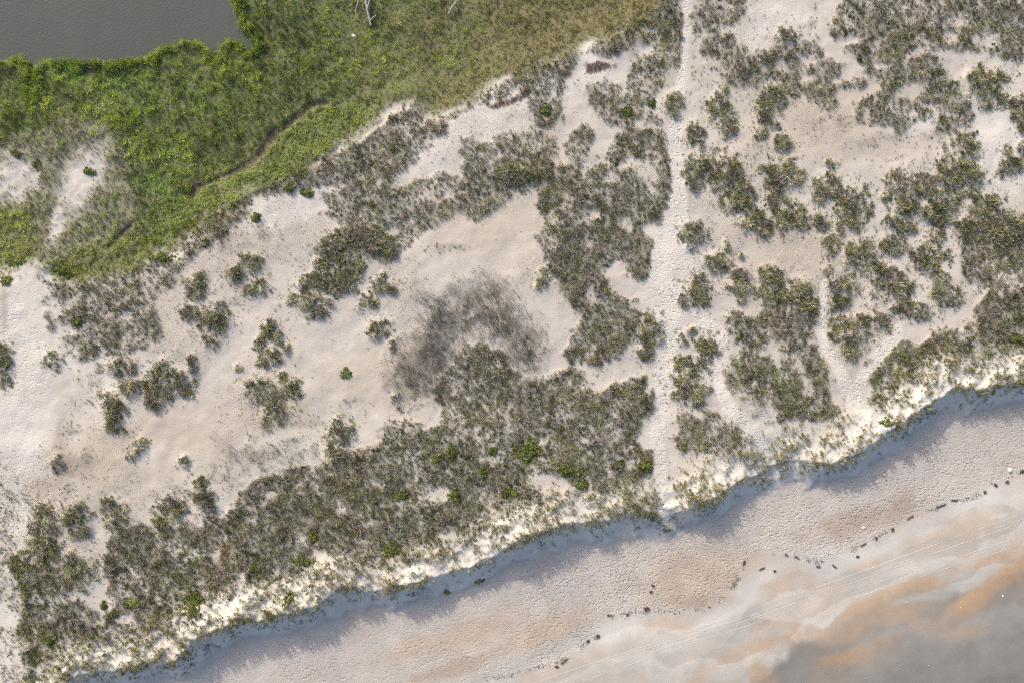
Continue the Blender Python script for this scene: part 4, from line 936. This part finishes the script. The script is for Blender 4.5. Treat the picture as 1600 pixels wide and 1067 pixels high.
# ------------------------------------------------------------------ bright broad-leaved plants (things)
PLANTS = [
    (0, 'bright green bushy plant alone on the tan middle flat', (541, 584, 9, 8)),
    (0, 'large lime-green leafy bush near the dune edge at lower left', (305, 941, 16, 21)),
    (0, 'double lime-green leafy plant left of the large lime bush', (211, 942, 17, 10)),
    (0, 'small green plant at the tip of the bare sand pocket, lower left', (163, 943, 6, 7)),
    (0, 'low green plant below the sand pocket tip', (182, 957, 9, 7)),
    (0, 'green leafy plant on the outer slope at the lower left corner', (81, 998, 12, 9)),
    (0, 'bright lime plant, left of a pair in the middle of the big grass bed', (681, 713, 8, 9)),
    (0, 'bright lime plant, right of a pair in the middle of the big grass bed', (706, 708, 9, 14)),
    (0, 'spreading lime-green plant patch in the big grass bed', (824, 702, 22, 20)),
    (0, 'round deep-green bush above the white bald spot in the grass', (889, 733, 16, 13)),
    (0, 'small green plant under the round deep-green bush', (906, 756, 13, 8)),
    (0, 'narrow green plant in the big grass bed above the white bald spot', (755, 738, 8, 13)),
    (0, 'lime tuft between the pair and the spreading patch', (768, 703, 9, 8)),
    (0, 'green plant below the lime pair', (711, 775, 11, 12)),
    (0, 'flat green plant left of the white bald spot', (797, 768, 16, 8)),
    (0, 'dull green plant in the left middle of the big grass bed', (627, 773, 13, 9)),
    (0, 'green plant near the lower edge of the big grass bed', (611, 856, 14, 13)),
    (0, 'small green plant in the lower left middle of the grass bed', (491, 838, 9, 8)),
    (0, 'wide green plant at the lower edge of the grass, left middle', (470, 876, 14, 8)),
    (0, 'tiny lime plant in the left part of the big grass bed', (396, 884, 6, 6)),
    (0, 'green plant on the crest where the dune edge juts out', (458, 930, 10, 10)),
    (0, 'leafy green plant beside the lower path on its left', (1008, 728, 12, 11)),
    (0, 'small green plant left of the plant beside the lower path', (969, 725, 8, 7)),
    (0, 'bright plant at the end of the right-hand wedge of sand', (1381, 658, 9, 8)),
    (0, 'yellow-green patch plant at the right edge in the lower grass bed', (1588, 530, 16, 6)),
    (0, 'green plant at the foot of the main path on the beach', (1044, 832, 6, 4)),
    (1, 'bright green plant at the left rim of the marsh sand pan', (52, 685, 18, 18)),
    (1, 'upright bright plant on the left part of the marsh sand pan', (148, 738, 15, 24)),
    (1, 'round bright plant in the middle of the marsh sand pan', (388, 765, 26, 18)),
    (2, 'small green plant under the lime drift ridge', (182, 850, 28, 16)),
    (2, 'oval green plant at the end of the upper sand strip', (265, 870, 30, 18)),
    (2, 'small lime plant in the grey grass below the ridge', (640, 672, 17, 13)),
    (2, 'round green plant on the white strip, left of centre', (35, 985, 22, 26)),
    (5, 'lime plant at the upper left of the left grey grass', (345, 440, 30, 20)),
    (5, 'bright green clump at the left edge beneath the marsh', (20, 262, 26, 26)),
    (5, 'wide lime plant on the lower end of the drift ridge', (740, 155, 60, 24)),
    (5, 'green heart of the long shrub on the left flat', (945, 430, 24, 16)),
    (5, 'lime spread below the marsh at the far left', (60, 165, 50, 26)),
    (5, 'green sprawling plant at the foot of the drift ridge', (290, 215, 70, 34)),
    (10, 'small green plant on the shaded dune face, right of two', (1033, 620, 26, 14)),
    (10, 'small green plant on the shaded dune face, left of two', (882, 672, 15, 13)),
    (3, 'lime plant close to the left side of the upper path', (655, 465, 17, 22)),
    (3, 'green plant in the upper middle grass, left of the path', (545, 505, 34, 24)),
    (3, 'small lime plant at the brown mud scrape', (180, 495, 26, 26)),
]
for ci, (sh, lab, e) in enumerate(PLANTS):
    e = C(sh, [e])[0] if sh else e
    e = (e[0], e[1], e[2] * 0.88, e[3] * 0.88)
    rng = np.random.default_rng(3000 + ci)
    x, y, r = ell_points([e], 22, rng, 0.35, 50 + ci)
    if len(x) < 5: x, y, r = ell_points([e], 80, rng, 0.1, 50 + ci)
    cx, cy = e[0], e[1]
    loc = np.array([float(wx(cx)), float(wy(cy)), float(zat(np.array([cx]), np.array([cy]))[0])])
    c = pal(x, y, [(0.10, 0.125, 0.035), (0.16, 0.195, 0.05), (0.26, 0.30, 0.08)], (2, 3, 2), 70 + ci, 6)
    root = bpy.data.objects.new('leafy_plant', None); COL.objects.link(root); root.location = loc; root.empty_display_size = 0.2
    tag(root, lab, 'plant', 'bright green plants among the dune grass')
    hm = np.clip(0.75 * (1.15 - r), 0.15, 0.8)
    v, f, cc = leaves(P3(x, y) - loc, np.full(len(x), 0.17), c, 12, np.full(len(x), 0.20), hm, seed=3100 + ci, flat=0.55)
    link('foliage', mesh_np('foliage', v, f, M_MARSH, cc), root)
    segs = []
    for i in range(min(len(x), 8)):
        b = P3(x[i:i + 1], y[i:i + 1])[0] - loc
        segs.append((b - np.array([0, 0, .03]), b + np.array([rng.uniform(-.1, .1), rng.uniform(-.1, .1), float(hm[i]) * 0.8])))
    v, f = tubes(segs, 0.015, 0.008, 3)
    link('stems', mesh_np('stems', v, f, M_STEM), root)['kind'] = 'stuff'

# ------------------------------------------------------------------ beach: wrack, tracks, driftwood, shells
WEED = [
    (11, 'large reddish-brown seaweed heap at the edge of the trampled sand', (635, 728, 18, 15)),
    (11, 'dark seaweed lump on trampled sand, upper of two', (662, 622, 9, 7)),
    (11, 'dark seaweed lump on trampled sand, lower of two', (652, 650, 8, 6)),
    (11, 'flat seaweed scrap left of the upright dark scrap', (465, 756, 14, 6)),
    (11, 'upright dark seaweed scrap left of the reddish heap', (547, 752, 7, 12)),
    (11, 'round dark seaweed heap, right of a pair at the wrack line', (414, 852, 14, 12)),
    (11, 'dark seaweed heap, left of a pair at the wrack line', (372, 873, 10, 11)),
    (11, 'long slanting seaweed strip on the grey beach', (1070, 520, 7, 24, 18)),
    (11, 'small split seaweed scrap right of the slanting strip', (1150, 546, 15, 6, -25)),
    (11, 'forked seaweed strand at the lower left wrack line', (262, 965, 20, 7, -40)),
    (11, 'broken seaweed scraps left of the forked strand', (228, 988, 16, 7, 10)),
    (11, 'lone dark scrap at the seam of grey and trampled sand', (1208, 558, 6, 7)),
    (12, 'dark seaweed clump on tan sand under the long strand', (455, 492, 12, 9)),
    (12, 'thin seaweed strand above the clump on tan sand', (480, 438, 18, 5, -30)),
    (12, 'ragged seaweed clump in the middle of the right wrack line', (538, 410, 10, 10)),
    (12, 'wing-shaped seaweed clump in the right wrack line', (612, 370, 12, 12)),
    (12, 'seaweed streak at the end of the trampled sand', (690, 316, 20, 6, -25)),
    (12, 'long dark seaweed streak parallel to the shore', (830, 264, 26, 6, -18)),
    (12, 'thin faint seaweed streak right of the long dark one', (890, 239, 20, 4)),
    (12, 'bent seaweed clump at the right end of the beach', (1027, 202, 10, 12, 30)),
    (12, 'ring-shaped seaweed clump near the right edge', (1075, 173, 13, 9, 30)),
    (12, 'star-shaped seaweed clump near the right edge', (1128, 158, 13, 14)),
    (12, 'big dark seaweed heap cut by the right edge', (1197, 110, 17, 13)),
    (12, 'reddish seaweed clump at the rim of the round sand pan', (280, 538, 14, 7)),
    (12, 'thin seaweed thread left of the reddish clump, upper', (135, 485, 10, 4, 40)),
    (12, 'thin seaweed thread left of the reddish clump, lower', (182, 496, 14, 4, 30)),
    (12, 'thin seaweed thread right of the reddish clump', (352, 538, 14, 4, 35)),
]
for ci, (sh, lab, e) in enumerate(WEED):
    e = C(sh, [e])[0]
    rot = math.radians(e[4]) if len(e) > 4 else 0
    cx, cy = lvl([(e[0], e[1])], ZB)[0]
    rng = np.random.default_rng(5000 + ci)
    n = max(26, int(e[2] * e[3] * 2.4))
    a = rng.uniform(0, 2 * np.pi, n); rad = np.sqrt(rng.uniform(0, 1, n)) * (0.35 + 0.9 * vnoise(np.cos(a) * 1.6 + ci, np.sin(a) * 1.6, 3))
    dx = np.cos(a) * rad * e[2] * 0.72; dy = np.sin(a) * rad * e[3] * 0.72
    if e[2] > 2.4 * e[3]:
        dx = np.linspace(-0.8, 0.8, n) * e[2]; dy = 0.5 * e[3] * fbm(dx * 3, dx * 0 + ci, 6, 5, 2)
    x = cx + dx * math.cos(rot) - dy * math.sin(rot); y = cy + dx * math.sin(rot) + dy * math.cos(rot)
    loc = np.array([float(wx(cx)), float(wy(cy)), float(zat(np.array([cx]), np.array([cy]))[0])])
    red = 'reddish' in lab
    base = np.array((0.15, 0.095, 0.08) if red else (0.105, 0.095, 0.075))
    c = base[None] * rng.uniform(0.6, 1.6, (n, 1))
    v, f, cc = blades(P3(x, y) - loc, rng.uniform(0.07, 0.18, n), c, 7, 0.055, tilt=(0.5, 1.15), seed=5100 + ci, r0=0.1, zoff=0.02)
    o = link('seaweed_clump', mesh_np('seaweed_clump', v, f, M_WEED, cc), None, loc)
    tag(o, lab, 'seaweed', 'seaweed washed up along the beach')
# loose crumbs along the wrack line
WL = np.zeros(GX.shape)
s = boxed(WRACKLINE, 30); dd, _ = seg_dist(GX[s], GY[s], WRACKLINE)
WL[s] = np.exp(-((dd + 5 * W1[s]) / 3.0) ** 2) * sstep(-0.15, 0.45, W1[s] + 0.6 * W2[s])
x, y = pick(WL, 42.0, 120)
c = np.tile((0.075, 0.065, 0.05), (len(x), 1)) * RNG.uniform(0.6, 1.8, (len(x), 1))
o = stuff('wrack_crumbs', [blades(P3(x, y), RNG.uniform(0.06, 0.2, len(x)), c, 5, 0.06, tilt=(0.5, 1.1), seed=21, zoff=0.02)], M_WEED, 'thin broken line of dark seaweed crumbs along the beach')

# tyre tracks: shallow ruts with a pale raised lip, draped over the beach
TRACKS = [
    [(1760, 748), (1600, 800), (1480, 842), (1340, 893), (1180, 950), (1040, 997), (930, 1033), (830, 1067), (700, 1112)],
    [(1760, 762), (1600, 814), (1480, 855), (1340, 906), (1180, 963), (1040, 1010), (930, 1046), (850, 1075), (720, 1120)],
    [(1760, 790), (1600, 835), (1500, 868), (1380, 905), (1320, 925), (1180, 972), (1050, 1014), (960, 1045), (880, 1075)],
    [(1620, 842), (1500, 880), (1400, 911), (1330, 934)],
    [(1700, 775), (1560, 822), (1420, 872), (1300, 915), (1190, 955), (1080, 991), (980, 1022)],
]
def ribbon(pts, w, seed, lift=0.014):
    P = np.array(lvl(pts, ZB)); rng = np.random.default_rng(seed)
    d = np.r_[0, np.cumsum(np.hypot(*np.diff(P, axis=0).T))]
    t = np.arange(0, d[-1], 4.0)
    x = np.interp(t, d, P[:, 0]); y = np.interp(t, d, P[:, 1])
    # soften the corners
    for _ in range(30):
        x[1:-1] = 0.25 * x[:-2] + 0.5 * x[1:-1] + 0.25 * x[2:]; y[1:-1] = 0.25 * y[:-2] + 0.5 * y[1:-1] + 0.25 * y[2:]
    tx = np.gradient(x); ty = np.gradient(y); ln = np.hypot(tx, ty)
    nx, ny = -ty / ln, tx / ln
    ww = w * np.clip(0.55 + 1.0 * fbm(t, t * 0 + seed, 70, seed, 3), 0.06, 1.3)
    rows = []
    for k, zz in ((-1, 0.0), (0, 0.012), (1, 0.0)):
        X = x + nx * ww * k; Y = y + ny * ww * k
        rows.append(np.stack([wx(X), wy(Y), zat(X, Y) + zz + lift], 1))
    V = np.stack(rows, 1).reshape(-1, 3); n = len(t)
    i = np.arange(n - 1) * 3
    F = np.concatenate([np.stack([i, i + 1, i + 4, i + 3], 1), np.stack([i + 1, i + 2, i + 5, i + 4], 1)])
    return V, F
for k, tr in enumerate(TRACKS):
    v, f = ribbon(tr, (0.7, 0.7, 0.55, 0.5, 0.35)[k], 40 + k)
    o = link('tyre_track', mesh_np('tyre_track', v, f, M_TRACK, smooth=True)); tag(o, 'pale lip of a tyre track running along the lower beach', kind='structure')

# dead reed mats on the white sand
for k, pg in enumerate(MUD):
    m = poly(pg, 2.5, 3)
    x, y = pick(m, 40, 130 + k, (pg[0][0] - 60, pg[0][0] + 80, pg[0][1] - 50, pg[0][1] + 40))
    cx, cy = float(x.mean()), float(y.mean()); loc = np.array([float(wx(cx)), float(wy(cy)), float(zat(np.array([cx]), np.array([cy]))[0])])
    c = np.tile((0.17, 0.125, 0.115), (len(x), 1)) * RNG.uniform(0.6, 1.4, (len(x), 1))
    v, f, cc = blades(P3(x, y) - loc, RNG.uniform(0.1, 0.25, len(x)), c, 5, 0.06, tilt=(0.6, 1.15), seed=140 + k, zoff=0.02)
    o = link('reed_mat', mesh_np('reed_mat', v, f, M_LEAF, cc), None, loc)
    tag(o, ('flat purplish-brown mat of dead reeds on a white sand patch', 'long slanting purplish-brown strip of dead reeds below the marsh')[k], 'debris', 'mats of dead reeds')

# driftwood in the marsh
def limb(name, lab, pts, r0, r1, twigs=(), cat='driftwood', mat=None, group=None):
    """pts (px, py, height above ground)"""
    root = bpy.data.objects.new(name, None); COL.objects.link(root); root.empty_display_size = 0.3
    q = [np.array([float(wx(p[0])), float(wy(p[1])), float(zat(np.array([p[0]]), np.array([p[1]]))[0]) + p[2]]) for p in pts]
    root.location = q[0]; tag(root, lab, cat, group)
    def bough(pp, a, b, nm, par, off):
        vs_, fs_ = [], []; n = len(pp); sides = 7
        for i, p in enumerate(pp):
            d = Vector(pp[min(i + 1, n - 1)] - pp[max(i - 1, 0)]).normalized(); u = d.orthogonal().normalized(); w = d.cross(u)
            r = a + (b - a) * i / (n - 1)
            for s_ in range(sides):
                t = 2 * math.pi * s_ / sides; rr = r * (1 + 0.25 * math.sin(3 * t + i))
                vs_.append(Vector(p - off) + (u * math.cos(t) + w * math.sin(t)) * rr)
        for i in range(n - 1):
            for s_ in range(sides):
                t = (s_ + 1) % sides
                fs_.append((i * sides + s_, i * sides + t, (i + 1) * sides + t, (i + 1) * sides + s_))
        o = link(nm, mesh_np(nm, [tuple(v) for v in vs_], fs_, mat or M_WOOD, smooth=True), par)
        return o
    bough(q, r0, r1, 'trunk', root, q[0])
    for tw in twigs:
        qq = [np.array([float(wx(p[0])), float(wy(p[1])), float(zat(np.array([p[0]]), np.array([p[1]]))[0]) + p[2]]) for p in tw]
        bough(qq, r1 * 0.9, r1 * 0.3, 'branch', root, q[0])
    return root
limb('fallen_driftwood', 'pale forked driftwood trunk lying in the green marsh at the top', [(570, -14, 0.9), (571, 2, 0.8), (573, 14, 0.75), (576, 27, 0.6), (578, 36, 0.4)], 0.19, 0.13,
     [[(573, 14, .75), (577, 4, 1.1), (579, -6, 1.2)], [(575, 24, .6), (570, 29, .6), (566, 33, .4)], [(577, 30, .6), (582, 26, .7), (586, 22, .6)], [(571, 2, .8), (566, 8, .8), (567, 14, .8)]])
limb('driftwood_limb', 'thin pale driftwood limb left of the forked trunk', [(559, -8, 0.8), (558, 2, 0.75), (555, 10, 0.7), (554, 17, 0.55)], 0.15, 0.06)
limb('driftwood_stick', 'short slanting driftwood stick at the top edge of the marsh', [(549, 3, 0.6), (545, 5, 0.6), (541, 7, 0.5)], 0.07, 0.04)
limb('driftwood_branch', 'small crooked driftwood branch right of the forked trunk', [(618, 32, 0.5), (622, 35, 0.55), (627, 38, 0.45)], 0.10, 0.05, [[(622, 35, .55), (625, 33, .6), (626, 31, .6)]])
limb('dead_branch', 'bleached dead branch at the top of the marsh, right of centre', [(713, 0, 0.7), (708, 6, 0.7), (703, 13, 0.6), (700, 18, 0.4)], 0.22, 0.10, [[(708, 6, .7), (712, 10, .6), (714, 12, .5)]])
limb('stake', 'short dark stake standing on the right-hand sand flat', [(1423.6, 253, -0.1), (1423.4, 252.6, 0.25), (1423, 252, 0.6)], 0.05, 0.04, cat='stake', mat=M_STEM)
# broken board
bx = np.array([[-.45, -.12, 0], [.1, -.28, 0], [.48, -.1, 0], [.2, .26, 0], [-.35, .2, 0]])
bt = bx + np.array([0, 0, 0.05]); Vb = np.concatenate([bx, bt])
Fb = [(0, 4, 3), (0, 3, 2), (0, 2, 1), (5, 6, 7), (5, 7, 8), (5, 8, 9)]
for i in range(5):
    j = (i + 1) % 5; Fb += [(i, j, 5 + j), (i, 5 + j, 5 + i)]
o = link('broken_board', mesh_np('broken_board', Vb, np.array(Fb), M_SHELL), None, (float(wx(552)), float(wy(54)), float(zat(np.array([552.]), np.array([54.]))[0]) + 0.5))
o.rotation_euler = (0.25, 0.2, -0.5); tag(o, 'pale broken board lying in the marsh left below the forked trunk', 'board')
# white boulders of foam / shells
ROCKS = [(12, 'white lump of bleached debris at the right end of the beach', (1140, 106, 12, 14)), (12, 'white lump on the edge of the trampled sand', (482, 363, 9, 7)), (12, 'white dot on the wet orange sand at the right', (1117, 675, 5, 6))]
for ci, (sh, lab, e) in enumerate(ROCKS):
    e = C(sh, [e])[0]; cx, cy = lvl([(e[0], e[1])], ZB)[0]
    rng = np.random.default_rng(7000 + ci); n1, n2 = 5, 9; vs_ = []; fs_ = []
    for i in range(n1 + 1):
        ph = math.pi * 0.5 * i / n1
        for j in range(n2):
            th = 2 * math.pi * j / n2; rr = (0.7 + 0.45 * rng.uniform()) * S
            vs_.append((math.cos(th) * math.cos(ph) * e[2] * rr, math.sin(th) * math.cos(ph) * e[3] * rr, math.sin(ph) * e[2] * rr * 0.6 - 0.03))
    for i in range(n1):
        for j in range(n2):
            k = (j + 1) % n2; fs_.append((i * n2 + j, i * n2 + k, (i + 1) * n2 + k, (i + 1) * n2 + j))
    o = link('bleached_lump', mesh_np('bleached_lump', vs_, fs_, M_SHELL, smooth=True), None, (float(wx(cx)), float(wy(cy)), float(zat(np.array([cx]), np.array([cy]))[0])))
    tag(o, lab, 'debris', 'bleached lumps on the beach')
# shell bits
SH = sstep(0.3, -1, sd_marsh) * (0.3 + 0.7 * (1 - B)) * (1 - np.clip(D * 1.5, 0, 1))
x, y = pick(SH, 0.10, 150)
n = len(x); r = RNG.uniform(0.04, 0.10, n); a = RNG.uniform(0, 6.28, n); P = P3(x, y, 0.02)
u = np.stack([np.cos(a), np.sin(a), a * 0], 1) * r[:, None]; w = np.stack([-np.sin(a), np.cos(a), a * 0], 1) * r[:, None] * 0.7; t = np.zeros((n, 3)); t[:, 2] = r * 0.7
Vs = np.stack([P + u, P + w, P - u, P - w, P + t], 1).reshape(-1, 3); b = np.arange(n) * 5
Fs = np.concatenate([np.stack([b + i, b + (i + 1) % 4, b + 4], 1) for i in range(4)])
o = link('shell_bits', mesh_np('shell_bits', Vs, Fs, M_SHELL)); tag(o, 'tiny white shell bits scattered over the sand', kind='stuff')
